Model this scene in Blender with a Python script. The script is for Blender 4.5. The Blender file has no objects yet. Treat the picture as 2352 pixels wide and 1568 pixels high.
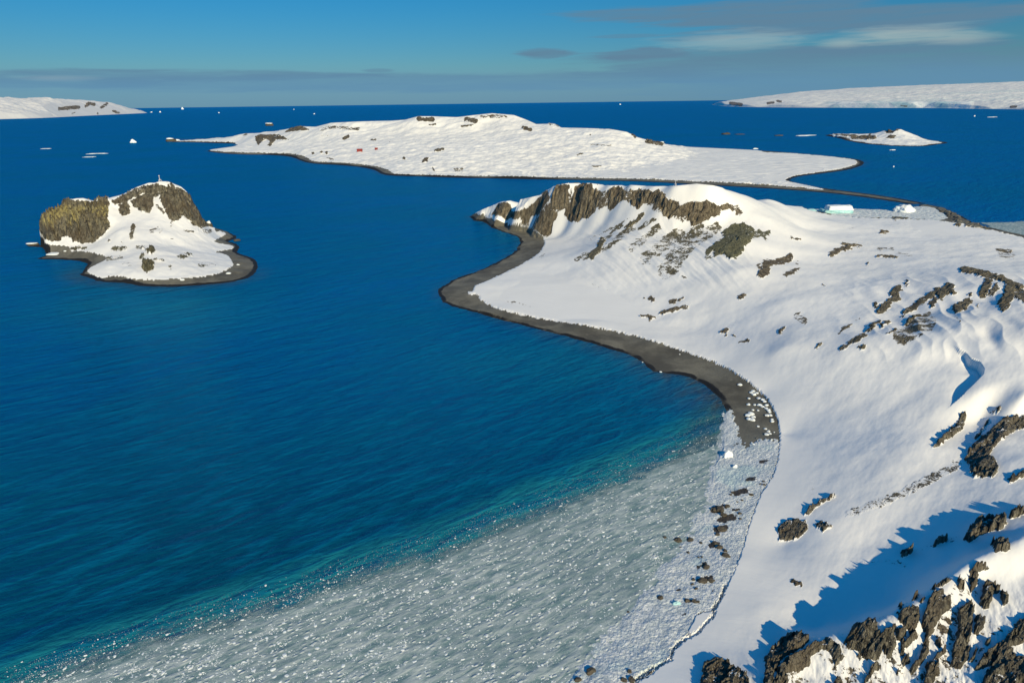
import bpy, math, random
import numpy as np
from mathutils import Matrix, Vector
random.seed(7); RNG = np.random.default_rng(7)
SC = bpy.context.scene; COL = SC.collection
R = math.radians
# ------------------------------------------------------------------ camera
CAM_H = 150.0; PITCH = R(19.32); ROLL = R(0.76); F = 1568.0; CX, CY = 1176.0, 784.0   # working pixels 2352 x 1568
cd = bpy.data.cameras.new('camera'); cam = bpy.data.objects.new('camera', cd); COL.objects.link(cam)
cd.sensor_width = 36; cd.lens = 36 * F / 2352; cd.clip_start = 1; cd.clip_end = 300000
FW = np.array([0, math.cos(PITCH), -math.sin(PITCH)]); UP0 = np.array([0, math.sin(PITCH), math.cos(PITCH)]); RT0 = np.array([1.0, 0, 0])
RT, UP = (math.cos(-ROLL) * RT0 + math.sin(-ROLL) * UP0), (-math.sin(-ROLL) * RT0 + math.cos(-ROLL) * UP0)
m = Matrix(((RT[0], UP[0], -FW[0], 0), (RT[1], UP[1], -FW[1], 0), (RT[2], UP[2], -FW[2], CAM_H), (0, 0, 0, 1)))
cam.matrix_world = m; SC.camera = cam
# ------------------------------------------------------------------ sun and sky
SUN_EL = R(27); SUN_AZ_TO = R(-24)            # the direction shadows run: azimuth left of straight ahead
SUN_STR = 4.9; SUN_COL = (1.0, 0.84, 0.53)
sd_ = bpy.data.lights.new('sun', 'SUN'); sd_.energy = SUN_STR; sd_.angle = R(0.5); sd_.color = SUN_COL
sun = bpy.data.objects.new('sun', sd_); COL.objects.link(sun)
dirv = Vector((math.sin(SUN_AZ_TO) * math.cos(SUN_EL), math.cos(SUN_AZ_TO) * math.cos(SUN_EL), -math.sin(SUN_EL)))
sun.rotation_euler = dirv.to_track_quat('-Z', 'Y').to_euler(); sun.location = (200, -300, 500)
SC.view_settings.view_transform = 'Standard'; SC.view_settings.look = 'None'
SC.view_settings.exposure = 0.0; SC.view_settings.gamma = 1.0

class N:
    """small node helper"""
    def __init__(s, tree): s.t = tree; s.n = tree.nodes; s.l = tree.links
    def add(s, typ, **k):
        nd = s.n.new(typ)
        ins = k.pop('ins', {})
        for a, v in k.items(): setattr(nd, a, v)
        for a, v in ins.items(): s.put(nd.inputs[a], v)
        return nd
    def put(s, sock, v):
        if isinstance(v, bpy.types.NodeSocket): s.l.new(v, sock)
        elif isinstance(v, bpy.types.Node): s.l.new(v.outputs[0], sock)
        else:
            if hasattr(sock, 'default_value') and not isinstance(v, (int, float)) and len(v) == 3 and sock.type == 'RGBA': v = (*v, 1)
            sock.default_value = v
    def math(s, op, a, b=0.0, c=None, clamp=False):
        nd = s.n.new('ShaderNodeMath'); nd.operation = op; nd.use_clamp = clamp
        s.put(nd.inputs[0], a); s.put(nd.inputs[1], b)
        if c is not None: s.put(nd.inputs[2], c)
        return nd.outputs[0]
    def mix(s, f, a, b, blend='MIX'):
        nd = s.n.new('ShaderNodeMix'); nd.data_type = 'RGBA'; nd.blend_type = blend; nd.clamp_factor = True
        s.put(nd.inputs[0], f); s.put(nd.inputs[6], a); s.put(nd.inputs[7], b); return nd.outputs[2]
    def ramp(s, f, lo, hi, a=0.0, b=1.0, smooth=True):
        nd = s.n.new('ShaderNodeMapRange'); nd.interpolation_type = 'SMOOTHSTEP' if smooth else 'LINEAR'; nd.clamp = True
        s.put(nd.inputs[0], f); nd.inputs[1].default_value = lo; nd.inputs[2].default_value = hi
        nd.inputs[3].default_value = a; nd.inputs[4].default_value = b; return nd.outputs[0]
    def noise(s, vec, scale, detail=4, rough=0.5, dist=0.0, lac=2.0):
        nd = s.n.new('ShaderNodeTexNoise'); s.put(nd.inputs['Vector'], vec)
        nd.inputs['Scale'].default_value = scale; nd.inputs['Detail'].default_value = detail
        nd.inputs['Roughness'].default_value = rough; nd.inputs['Distortion'].default_value = dist; nd.inputs['Lacunarity'].default_value = lac
        return nd.outputs[0]
    def mapping(s, vec, loc=(0, 0, 0), rot=(0, 0, 0), scale=(1, 1, 1)):
        nd = s.n.new('ShaderNodeMapping'); s.put(nd.inputs[0], vec)
        nd.inputs[1].default_value = loc; nd.inputs[2].default_value = rot; nd.inputs[3].default_value = scale; return nd.outputs[0]
    def rs(s, vec, ang, sc):
        a = s.mapping(vec, rot=(0, 0, ang)); return s.mapping(a, scale=sc)
    def attr(s, name):
        nd = s.n.new('ShaderNodeAttribute'); nd.attribute_name = name; return nd.outputs['Fac']
    def bump(s, h, dist, strength=1.0, normal=None):
        nd = s.n.new('ShaderNodeBump'); s.put(nd.inputs['Height'], h); nd.inputs['Distance'].default_value = dist
        nd.inputs['Strength'].default_value = strength
        if normal is not None: s.put(nd.inputs['Normal'], normal)
        return nd.outputs[0]

W = bpy.data.worlds.new('World'); SC.world = W; W.use_nodes = True
g = N(W.node_tree); g.n.clear()
sky = g.add('ShaderNodeTexSky', sky_type='NISHITA', sun_disc=False, sun_elevation=SUN_EL, sun_rotation=math.pi + SUN_AZ_TO,
            altitude=0, air_density=1.0, dust_density=0.3, ozone_density=6.0)
tc = g.add('ShaderNodeTexCoord').outputs['Generated']
sep = g.add('ShaderNodeSeparateXYZ', ins={0: tc})
el = g.math('ARCSINE', sep.outputs[2]); az = g.math('ARCTAN2', sep.outputs[0], sep.outputs[1])
hue = g.add('ShaderNodeHueSaturation', ins={'Saturation': 1.25, 'Value': 1.0, 'Color': sky.outputs[0]})
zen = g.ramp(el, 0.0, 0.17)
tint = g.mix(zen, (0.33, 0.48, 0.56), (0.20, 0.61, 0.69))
tint = g.mix(g.ramp(el, 0.2, 0.7), tint, (0.50, 1.60, 1.45))  # unseen upper sky boosted and tinted cyan to fill the shadows with blue
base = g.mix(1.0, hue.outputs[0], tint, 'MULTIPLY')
# thin cloud bands near the horizon and a streaky bank to the right
cv = g.add('ShaderNodeCombineXYZ', ins={0: g.math('MULTIPLY', az, 5.0), 1: g.math('MULTIPLY', el, 62.0), 2: 3.7}).outputs[0]
n1 = g.noise(cv, 1.6, 8, 0.6, 0.6)
n2 = g.noise(g.mapping(cv, loc=(3, 9, 1)), 2.4, 8, 0.62, 0.4)
n3 = g.noise(g.mapping(cv, loc=(7.3, 2, 5)), 0.45, 3, 0.5)
def band(x, c, w): return g.math('SUBTRACT', 1.0, g.ramp(g.math('ABSOLUTE', g.math('SUBTRACT', x, c)), 0.0, w), clamp=True)
def ell(ca, ce, wa, we):
    a = g.math('DIVIDE', g.math('SUBTRACT', az, ca), wa); b = g.math('DIVIDE', g.math('SUBTRACT', el, ce), we)
    return g.math('SQRT', g.math('ADD', g.math('MULTIPLY', a, a), g.math('MULTIPLY', b, b)))
def blob(ca, ce, wa, we, k=0.55, soft=0.45, n=n1):
    soft *= .6 if n is n1 else 1.5
    d = g.math('SUBTRACT', g.math('ADD', ell(ca, ce, wa, we), g.math('MULTIPLY', n, 2 * k)), k)
    return g.math('SUBTRACT', 1.0, g.ramp(d, 1 - soft, 1 + soft), clamp=True)
SKYC = dict(grey=(0.118, 0.230, 0.335), cream=(0.42, 0.50, 0.48))
def aim(px, py):
    d = Vector([float(((px - CX) * RT[k] + (CY - py) * UP[k]) / F + FW[k]) for k in range(3)]).normalized(); return math.atan2(d.x, d.y), math.asin(d.z)
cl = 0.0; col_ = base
for (px, py, wx, wy, a, cname, k) in [
    (1480, 33, 170, 13, .85, 'grey', .8), (1760, 30, 190, 26, .85, 'grey', .8), (1990, 44, 300, 20, .95, 'grey', .8), (2150, 55, 140, 13, .7, 'grey', .8),
    (1250, 121, 60, 9, .95, 'grey', .9), (1490, 124, 90, 12, .9, 'grey', .9), (1640, 135, 260, 22, .55, 'grey', 1.0), (2080, 108, 200, 10, .7, 'grey', .9), (2150, 152, 60, 6, .5, 'grey', .8),
    (1930, 165, 420, 45, .7, 'grey', .6), (1430, 84, 70, 4, .45, 'grey', .8), (1590, 90, 80, 5, .4, 'grey', .8),
    (390, 174, 360, 10, .75, 'grey', .9), (60, 188, 260, 11, .7, 'grey', .8), (870, 163, 32, 4, .6, 'grey', .8), (1000, 190, 700, 18, .7, 'grey', .6),
    (1700, 92, 120, 13, .5, 'cream', 1.4), (2070, 80, 90, 12, .68, 'cream', 1.4), (1940, 98, 40, 9, .5, 'cream', 1.1), (2210, 88, 50, 8, .5, 'cream', 1.1), (130, 180, 50, 4, .35, 'cream', 1.0)]:
    az0, el0 = aim(px, py); b_ = blob(az0, el0, wx / F, wy / F, k, .5, n2 if cname == 'cream' else n1)
    gc = SKYC[cname]
    col_ = g.mix(g.math('MULTIPLY', b_, g.ramp(n2, .3, .7, a * .7, min(1.0, a * 1.1))), col_, tuple(c * 10 for c in gc))
low = g.math('MULTIPLY', g.math('SUBTRACT', 1.0, g.ramp(g.math('ADD', el, g.math('MULTIPLY', g.math('SUBTRACT', n3, .5), .012)), 0.018, 0.052), clamp=True), g.ramp(el, -.01, .0, 0, .55))
col_ = g.mix(low, col_, (1.16, 3.0, 4.95))
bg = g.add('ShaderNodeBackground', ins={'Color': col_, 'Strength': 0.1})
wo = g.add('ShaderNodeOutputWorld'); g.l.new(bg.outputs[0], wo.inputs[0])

# ------------------------------------------------------------------ pixel rays (2352-wide working pixels) and helpers
def raydir(px, py):
    a = (np.asarray(px, float) - CX) / F; b = (CY - np.asarray(py, float)) / F
    return a[..., None] * RT + b[..., None] * UP + FW
def atz(px, py, z=0.0):
    d = raydir(px, py); t = (z - CAM_H) / d[..., 2]; return np.stack([t * d[..., 0], t * d[..., 1], CAM_H + t * d[..., 2]], -1)
def aty(px, py, Y):
    d = raydir(px, py); t = Y / d[..., 1]; return np.stack([t * d[..., 0], t * d[..., 1], CAM_H + t * d[..., 2]], -1)
def project(X, Y, Z):
    z_ = Z - CAM_H
    a = X * RT[0] + Y * RT[1] + z_ * RT[2]; b = X * UP[0] + Y * UP[1] + z_ * UP[2]; c = np.maximum(X * FW[0] + Y * FW[1] + z_ * FW[2], 1.0)
    return CX + F * a / c, CY - F * b / c

def hash2(ix, iy, seed):
    h = (ix.astype(np.int64) * 374761393 + iy.astype(np.int64) * 668265263 + seed * 1274126177) & 0xffffffff
    h = ((h ^ (h >> 13)) * 1274126177) & 0xffffffff
    return (h ^ (h >> 16)) & 0xffff
def perlin(x, y, seed=0):
    x0 = np.floor(x); y0 = np.floor(y); fx = x - x0; fy = y - y0
    sx = fx * fx * fx * (fx * (fx * 6 - 15) + 10); sy = fy * fy * fy * (fy * (fy * 6 - 15) + 10)
    def gr(ix, iy, dx, dy):
        a = hash2(ix, iy, seed) * (2 * math.pi / 65536); return np.cos(a) * dx + np.sin(a) * dy
    a = gr(x0, y0, fx, fy); b = gr(x0 + 1, y0, fx - 1, fy); c = gr(x0, y0 + 1, fx, fy - 1); d = gr(x0 + 1, y0 + 1, fx - 1, fy - 1)
    return ((a + (b - a) * sx) * (1 - sy) + (c + (d - c) * sx) * sy) * 1.5
def fbm(x, y, oct=4, seed=0, rough=.5, ridge=False):
    s = 0; a = 1; t = 0
    for i in range(oct):
        n = perlin(x * 2 ** i + i * 17.3, y * 2 ** i - i * 9.1, seed + i)
        s = s + a * ((1 - 2 * np.abs(n)) if ridge else n); t += a; a *= rough
    return s / t
def worley(x, y, seed=0):
    ix = np.floor(x); iy = np.floor(y); d = np.full(x.shape, 9.0); d2 = d.copy()
    for i in (-1, 0, 1):
        for j in (-1, 0, 1):
            cx = ix + i; cy = iy + j
            px = cx + hash2(cx, cy, seed) / 65536; py = cy + hash2(cx, cy, seed + 31) / 65536
            e = np.hypot(px - x, py - y); d2 = np.minimum(d2, np.maximum(d, e)); d = np.minimum(d, e)
    return d, d2
def facet(x, y, seed=0, tilt=.6):
    """broken blocks: every cell has a height and a tilt of its own"""
    ix = np.floor(x); iy = np.floor(y); d = np.full(x.shape, 9.0); out = np.zeros(x.shape)
    for i in (-1, 0, 1):
        for j in (-1, 0, 1):
            cx = ix + i; cy = iy + j
            px = cx + hash2(cx, cy, seed) / 65536; py = cy + hash2(cx, cy, seed + 31) / 65536
            e = np.hypot(px - x, py - y); a = hash2(cx, cy, seed + 57) * (2 * math.pi / 65536)
            h = hash2(cx, cy, seed + 91) / 65536 + tilt * ((x - px) * np.cos(a) + (y - py) * np.sin(a)); m_ = e < d
            out = np.where(m_, h, out); d = np.minimum(d, e)
    return out
def sstep(x, a, b):
    t = np.clip((x - a) / (b - a), 0, 1); return t * t * (3 - 2 * t)
def seg_dist(x, y, a, b):
    dx, dy = b[0] - a[0], b[1] - a[1]; L = dx * dx + dy * dy + 1e-9
    t = np.clip(((x - a[0]) * dx + (y - a[1]) * dy) / L, 0, 1)
    return np.hypot(x - a[0] - t * dx, y - a[1] - t * dy)
def poly_sd(x, y, P):
    """signed distance, positive inside"""
    d = np.full(x.shape, 1e9); ins = np.zeros(x.shape, bool); n = len(P)
    for i in range(n):
        a = P[i]; b = P[(i + 1) % n]; d = np.minimum(d, seg_dist(x, y, a, b))
        if a[1] != b[1]:
            c = ((a[1] > y) != (b[1] > y)) & (x < (b[0] - a[0]) * (y - a[1]) / (b[1] - a[1]) + a[0]); ins ^= c
    return np.where(ins, d, -d)
def zc(x0, y0, s):   # zoom-crop coordinates -> working pixels
    return lambda pts: [((x0 + p[0] / s) / 1.08844, (y0 + p[1] / s) / 1.08844) for p in pts]
def rbf(cps, c=.006):
    """cps: world (X,Y,Z) list -> function(X,Y)->Z, in log-polar space so that near and far are treated alike"""
    P = np.array(cps, float); U = P[:, 0] / P[:, 1]; V = np.log(P[:, 1])
    K = np.sqrt((U[:, None] - U) ** 2 + (V[:, None] - V) ** 2 + c * c); n = len(P)
    A = np.zeros((n + 3, n + 3)); A[:n, :n] = -K + 1e-5 * np.eye(n); A[:n, n] = 1; A[:n, n + 1] = U; A[:n, n + 2] = V
    A[n:, :n] = A[:n, n:].T; w = np.linalg.solve(A, np.r_[P[:, 2], 0, 0, 0])
    def f(X, Y):
        u = (X / Y).ravel(); v = np.log(Y).ravel(); out = w[n] + w[n + 1] * u + w[n + 2] * v
        for i in range(n): out -= w[i] * np.sqrt((u - U[i]) ** 2 + (v - V[i]) ** 2 + c * c)
        return out.reshape(X.shape)
    return f
def rows(segs):
    """segs: (Y0, Y1, log step)"""
    out = []
    for a, b, st in segs:
        n = max(2, int(math.log(b / a) / st)); out += list(np.exp(np.linspace(math.log(a), math.log(b), n, endpoint=False)))
    out.append(segs[-1][1]); return np.array(out)

def tag(o, label=None, cat=None, group=None, kind=None):
    if label: o['label'] = label
    if cat: o['category'] = cat
    if group: o['group'] = group
    if kind: o['kind'] = kind
    return o
def raw_mesh(name, co, faces, mat, attrs=None, normals=None, smooth=True, parent=None, fmat=None):
    me = bpy.data.meshes.new(name); nf = len(faces); k = faces.shape[1]
    me.vertices.add(len(co)); me.vertices.foreach_set('co', np.ascontiguousarray(co, dtype=np.float32).ravel())
    me.loops.add(nf * k); me.loops.foreach_set('vertex_index', np.ascontiguousarray(faces, dtype=np.int32).ravel())
    me.polygons.add(nf); me.polygons.foreach_set('loop_start', np.arange(0, nf * k, k, dtype=np.int32))
    try: me.polygons.foreach_set('loop_total', np.full(nf, k, dtype=np.int32))
    except Exception: pass
    me.update(calc_edges=True)
    me.polygons.foreach_set('use_smooth', np.full(nf, smooth))
    for a, v in (attrs or {}).items():
        at = me.attributes.new(a, 'FLOAT', 'POINT'); at.data.foreach_set('value', np.ascontiguousarray(v, dtype=np.float32))
    me.materials.append(mat)
    if normals is not None: me.normals_split_custom_set_from_vertices(normals.astype(np.float32))
    o = bpy.data.objects.new(name, me); COL.objects.link(o)
    if parent: o.parent = parent
    return o
def grid_normals(X, Y, Z):
    P = np.stack([X, Y, Z], -1); du = np.gradient(P, axis=1); dv = np.gradient(P, axis=0)
    n = np.cross(du, dv); n /= np.linalg.norm(n, axis=-1, keepdims=True) + 1e-12
    n[n[..., 2] < 0] *= -1; return n
class Grid:
    def __init__(s, u0, u1, nu, Ys):
        s.u, y = np.meshgrid(np.linspace(u0, u1, nu), Ys); s.Y = y; s.X = s.u * y; s.v = np.log(y); s.Z = np.zeros_like(y); s.attrs = {}
    def finish(s):
        s.nrm = grid_normals(s.X, s.Y, s.Z); s.px, s.py = project(s.X, s.Y, s.Z)
        h, w = s.X.shape; i = np.arange(h * w).reshape(h, w)
        s.faces = np.stack([i[:-1, :-1], i[:-1, 1:], i[1:, 1:], i[1:, :-1]], -1).reshape(-1, 4)
    def fv(s, A): return (A[:-1, :-1] + A[1:, 1:] + A[:-1, 1:] + A[1:, :-1]).ravel() / 4
    def cut(s, name, fmask, mat, parent=None):
        f = s.faces[fmask]
        if len(f) == 0: return None
        used, inv = np.unique(f, return_inverse=True); f = inv.reshape(f.shape)
        co = np.stack([s.X.ravel()[used], s.Y.ravel()[used], s.Z.ravel()[used]], -1)
        return raw_mesh(name, co, f, mat, {k: v.ravel()[used] for k, v in s.attrs.items()}, s.nrm.reshape(-1, 3)[used], parent=parent)
def under_skyline(X, Y, Z, line, slack=0.0):
    """keeps interpolated crests from overshooting the height of the traced ridge"""
    x, y = project(X, Y, Z); sy = np.interp(x, [p[0] for p in line], [p[1] for p in line]) - slack
    zm = aty(x, sy, Y)[..., 2]; return np.where((y < sy) & (Z > 1), np.maximum(np.minimum(Z, zm), .5), Z)
class Masks:
    """rock patches: polygons and strokes traced on the photograph, laid on the ground they stand on"""
    def __init__(s, px, py): s.px = px; s.py = py; s.m = np.zeros(px.shape); s.id = np.zeros(px.shape, int); s.ext = np.full(px.shape, -99.0)
    def _box(s, pts, pad):
        x = [p[0] for p in pts]; y = [p[1] for p in pts]
        return np.nonzero((s.px > min(x) - pad) & (s.px < max(x) + pad) & (s.py > min(y) - pad) & (s.py < max(y) + pad))
    def _put(s, b, sd, soft, k, gid):
        v = np.clip(0.5 + sd / soft, 0, 1) * k; cur = s.m[b]; up = v > cur
        ids = s.id[b]; ids[(v > 0.12 * k) & (up | (ids == 0))] = gid; s.id[b] = ids; s.m[b] = np.maximum(cur, v); s.ext[b] = np.maximum(s.ext[b], sd * (1 if k > .6 else 0) - (0 if k > .6 else 99))
    def poly(s, pts, soft=8, k=1.0, gid=1):
        b = s._box(pts, soft * 2)
        if len(b[0]): s._put(b, poly_sd(s.px[b], s.py[b], pts), soft, k, gid)
    def stroke(s, pts, w, soft=8, k=1.0, gid=1):
        b = s._box(pts, w + soft * 2)
        if not len(b[0]): return
        d = np.full(b[0].shape, 1e9)
        if len(pts) == 1: d = np.hypot(s.px[b] - pts[0][0], s.py[b] - pts[0][1])
        for a, c in zip(pts, pts[1:]): d = np.minimum(d, seg_dist(s.px[b], s.py[b], a, c))
        s._put(b, w - d, soft, k, gid)

# ------------------------------------------------------------------ materials
def new_mat(name):
    mt = bpy.data.materials.new(name); mt.use_nodes = True; q = N(mt.node_tree); q.n.clear()
    out = q.add('ShaderNodeOutputMaterial'); return mt, q, out
def pos(q): return q.add('ShaderNodeNewGeometry').outputs['Position']

def make_terrain(name, scale=1.0, rock_a=(.085, .070, .050), rock_b=(.25, .21, .145), rock_c=(.30, .27, .21), moss=(.125, .125, .075), snow=(.86, .845, .815), slope=.35, yellow=None):
    mt, q, out = new_mat(name); P = pos(q); ge = q.n[-1]
    Nz = q.add('ShaderNodeSeparateXYZ', ins={0: ge.outputs['Normal']}).outputs[2]
    rock = q.attr('rock'); tone = q.attr('tone')
    nb = q.noise(P, .09 * scale, 9, .66, .3)
    ns = q.noise(q.mapping(P, loc=(13, 5, 2)), .6 * scale, 6, .7)
    steep = q.math('SUBTRACT', .80, Nz)
    t = q.math('ADD', q.math('ADD', q.math('MINIMUM', rock, .84), q.math('MAXIMUM', q.math('SUBTRACT', rock, 1.0), 0)), q.math('MULTIPLY', q.math('SUBTRACT', nb, .5), 1.35))
    t = q.math('ADD', t, q.math('MULTIPLY', q.math('SUBTRACT', ns, .5), 1.0))
    t = q.math('ADD', t, q.math('MULTIPLY', q.math('MULTIPLY', steep, slope), q.ramp(rock, .05, .5)))
    t = q.math('MULTIPLY', t, q.ramp(rock, .02, .12))
    mask = q.ramp(t, .50, .56)
    # rock colour: big patches, strata, streaks down the face
    streak = q.noise(q.mapping(P, scale=(1, 1, .18)), .30 * scale, 7, .65, .3)
    patch = q.noise(P, .035 * scale, 4, .6)
    fine = q.noise(P, 1.6 * scale, 6, .7)
    rc = q.mix(q.ramp(streak, .38, .60), rock_a, rock_b)
    rc = q.mix(q.ramp(fine, .50, .75, 0, .8), rc, rock_c)
    rc = q.mix(q.ramp(patch, .45, .62, 0, .55), rc, (.14, .112, .080))
    rc = q.mix(q.math('MULTIPLY', tone, .85), rc, q.mix(q.ramp(streak, .35, .65), moss, tuple(c * 1.5 for c in moss)))
    if yellow:
        zz = q.add('ShaderNodeSeparateXYZ', ins={0: P}).outputs[2]
        yb = q.math('MULTIPLY', q.math('MULTIPLY', q.ramp(zz, 10, 24), q.ramp(zz, 52, 42)), q.math('MULTIPLY', q.ramp(streak, .40, .60, 0, 1), q.ramp(q.noise(q.mapping(P, loc=(5, 5, 5)), .05, 4, .6), .38, .58, .1, .95)))
        rc = q.mix(q.math('MULTIPLY', yb, q.attr('lichen')), rc, yellow)
    sn = q.mix(q.ramp(q.noise(P, .02 * scale, 4, .5), .3, .7), snow, tuple(c * .95 for c in snow))
    col = q.mix(mask, sn, rc)
    vo = q.add('ShaderNodeTexVoronoi', feature='DISTANCE_TO_EDGE', ins={'Vector': q.mapping(q.rs(P, R(30), (1, .6, .35)), loc=(1, 2, 3)), 'Scale': .55 * scale})
    crack = q.ramp(q.math('ADD', vo.outputs[0], q.math('MULTIPLY', q.math('SUBTRACT', fine, .5), .12)), 0, .12)
    hr = q.math('ADD', q.math('ADD', q.math('MULTIPLY', streak, 1.2), q.math('MULTIPLY', crack, .45)), q.math('MULTIPLY', fine, .5))
    b_r = q.bump(hr, 2.2 / scale, .9)
    # wind-carved snow
    wv = q.rs(P, R(25), (.35, 1.4, 1))
    hs = q.math('ADD', q.noise(wv, .12 * scale, 6, .6, .4), q.math('MULTIPLY', q.noise(P, .9 * scale, 4, .6), .12))
    b_s = q.bump(hs, .45 / scale, .28)
    nm = q.add('ShaderNodeMix', data_type='VECTOR'); q.put(nm.inputs[0], mask); q.put(nm.inputs[4], b_s); q.put(nm.inputs[5], b_r)
    bs = q.add('ShaderNodeBsdfPrincipled', ins={'Base Color': col, 'Roughness': q.ramp(mask, 0, 1, .55, .9), 'Normal': nm.outputs[1], 'Specular IOR Level': .25})
    q.l.new(bs.outputs[0], out.inputs[0]); return mt
M_TER = make_terrain('snow_and_rock')
M_FAR = make_terrain('distant_snow_and_rock', .22, snow=(.84, .825, .79), rock_a=(.11, .095, .075), rock_b=(.2, .175, .13))
M_ISL = make_terrain('island_snow_and_rock', 1.1, rock_a=(.050, .046, .038), rock_b=(.25, .225, .165), yellow=(.42, .36, .15))
M_NEAR = make_terrain('near_snow_and_crag', 2.2, rock_a=(.034, .032, .028), rock_b=(.20, .182, .140), rock_c=(.33, .30, .22), slope=.8)

def make_beach():
    mt, q, out = new_mat('dark_beach_gravel'); P = pos(q)
    wet = q.attr('wet'); n = q.noise(P, .05, 7, .62, .3); f = q.noise(P, 1.2, 6, .7)
    c = q.mix(q.ramp(n, .35, .65), (.115, .108, .085), (.215, .198, .150))
    c = q.mix(q.ramp(f, .35, .7, 0, .55), c, (.085, .078, .062)); c = q.mix(q.ramp(q.noise(q.mapping(P, loc=(70, 9, 0)), .018, 6, .7), .47, .6, 0, .65), c, (.065, .058, .045))
    c = q.mix(q.ramp(q.math('ADD', wet, q.math('MULTIPLY', q.math('SUBTRACT', n, .5), .9)), .38, .62), c, (.014, .013, .012))
    s = q.math('ADD', q.attr('rock'), q.math('MULTIPLY', q.math('SUBTRACT', f, .5), .9))
    c = q.mix(q.ramp(s, .55, .6), c, (.7, .7, .68))
    bs = q.add('ShaderNodeBsdfPrincipled', ins={'Base Color': c, 'Roughness': .75, 'Normal': q.bump(q.math('ADD', f, n), .35, .7), 'Specular IOR Level': .3})
    q.l.new(bs.outputs[0], out.inputs[0]); return mt
M_BEACH = make_beach()

WROT = R(-36)
def make_water():
    mt, q, out = new_mat('sea_water'); P = pos(q)
    teal = q.attr('teal'); shallow = q.attr('shallow'); near = q.attr('near')
    big = q.noise(P, .004, 3, .5, .3); med = q.noise(q.rs(P, WROT, (.4, 1, 1)), .02, 4, .5)
    c = q.mix(near, (.0005, .095, .29), (.0005, .056, .118))
    c = q.mix(q.ramp(big, .35, .7, 0, .6), c, (.0010, .095, .19))
    c = q.mix(q.math('MULTIPLY', q.ramp(med, .4, .7), .25), c, (.001, .10, .17))
    c = q.mix(q.math('MULTIPLY', teal, q.ramp(med, .2, .6, .75, 1)), c, (.012, .20, .25))
    sn = q.noise(q.rs(P, R(20), (1, .15, 1)), .15, 5, .6)
    c = q.mix(q.math('MULTIPLY', shallow, q.ramp(sn, .25, .7, .4, 1)), c, (.05, .06, .065))
    # waves: long swell lines with smaller chop
    rot = WROT
    w1 = q.noise(q.rs(P, rot, (.30, 1, 1)), .17, 3, .5, .6)
    w2 = q.noise(q.rs(P, rot + .2, (.4, 1, 1)), .5, 4, .6, .4)
    w3 = q.noise(q.rs(P, rot - .12, (.3, 1, 1)), .05, 3, .5, .3)
    h = q.math('ADD', q.math('MULTIPLY', w1, 1.0), q.math('ADD', q.math('MULTIPLY', w2, .38), q.math('MULTIPLY', w3, 1.6)))
    c = q.mix(q.ramp(w1, .42, .68, 0, .55), c, (.001, .12, .25)); c = q.mix(q.ramp(w2, .45, .7, 0, .3), c, (.0005, .04, .09))  # light and dark ripple shading painted into the water colour, besides the bump
    nb = q.bump(h, 3.4, .8)
    df = q.add('ShaderNodeBsdfDiffuse', ins={'Color': c, 'Normal': nb})
    gl = q.add('ShaderNodeBsdfGlossy', ins={'Color': (.10, .62, 1.0, 1), 'Roughness': .24, 'Normal': nb})
    fr = q.add('ShaderNodeFresnel', ins={'IOR': 1.2, 'Normal': nb})
    mx = q.add('ShaderNodeMixShader', ins={0: q.math('MULTIPLY', fr.outputs[0], .55), 1: df.outputs[0], 2: gl.outputs[0]})
    q.l.new(mx.outputs[0], out.inputs[0]); return mt
M_WATER = make_water()

def make_brash():
    mt, q, out = new_mat('floating_brash_ice'); P = pos(q)
    den = q.attr('den')
    rot = WROT
    v = q.add('ShaderNodeTexVoronoi', feature='F1', ins={'Vector': q.rs(P, rot, (.55, 1, 1)), 'Scale': .75}); v.inputs['Randomness'].default_value = 1
    v2 = q.add('ShaderNodeTexVoronoi', feature='F1', ins={'Vector': P, 'Scale': 2.0})
    sw = q.noise(q.rs(P, rot, (.28, 1, 1)), .42, 4, .6, .6)
    fine = q.noise(P, 2.6, 5, .75); big = q.noise(P, .03, 4, .6)
    chips = q.math('MULTIPLY', q.ramp(v.outputs[0], .18, .42, 1, 0), q.ramp(v.outputs['Color'], .45, .8))
    chips2 = q.math('MULTIPLY', q.ramp(v2.outputs[0], .15, .35, 1, 0), q.ramp(v2.outputs['Color'], .4, .7))
    base_c = q.mix(q.ramp(sw, .35, .65), (.14, .235, .24), (.44, .50, .49)); base_c = q.mix(q.ramp(den, .2, .85), (.06, .22, .24), base_c)
    base_c = q.mix(q.ramp(fine, .45, .75, 0, .6), base_c, (.50, .53, .53))
    base_c = q.mix(q.ramp(big, .4, .65, 0, .6), base_c, (.20, .27, .28))
    c = q.mix(q.math('MULTIPLY', chips, .8), base_c, (.66, .69, .68)); c = q.mix(q.math('MULTIPLY', chips2, .5), c, (.62, .65, .65))
    cov = q.math('ADD', q.math('ADD', den, q.ramp(den, .55, .8, 0, .5)), q.math('MULTIPLY', q.math('SUBTRACT', q.math('ADD', q.math('MULTIPLY', fine, .6), q.math('MULTIPLY', sw, .4)), .5), 1.3))
    alpha = q.math('MAXIMUM', q.math('MAXIMUM', q.ramp(cov, .30, .95), q.ramp(den, .5, .72)), q.math('MULTIPLY', chips2, q.ramp(den, .02, .12)))
    h = q.math('ADD', q.math('MULTIPLY', sw, 1.4), q.math('ADD', chips, q.math('MULTIPLY', fine, .4)))
    bs = q.add('ShaderNodeBsdfPrincipled', ins={'Base Color': c, 'Roughness': .5, 'Normal': q.bump(h, .5, .6), 'Specular IOR Level': .3})
    tr = q.add('ShaderNodeBsdfTransparent'); mx = q.add('ShaderNodeMixShader', ins={0: alpha, 1: tr.outputs[0], 2: bs.outputs[0]})
    q.l.new(mx.outputs[0], out.inputs[0]); return mt
M_BRASH = make_brash()

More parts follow.
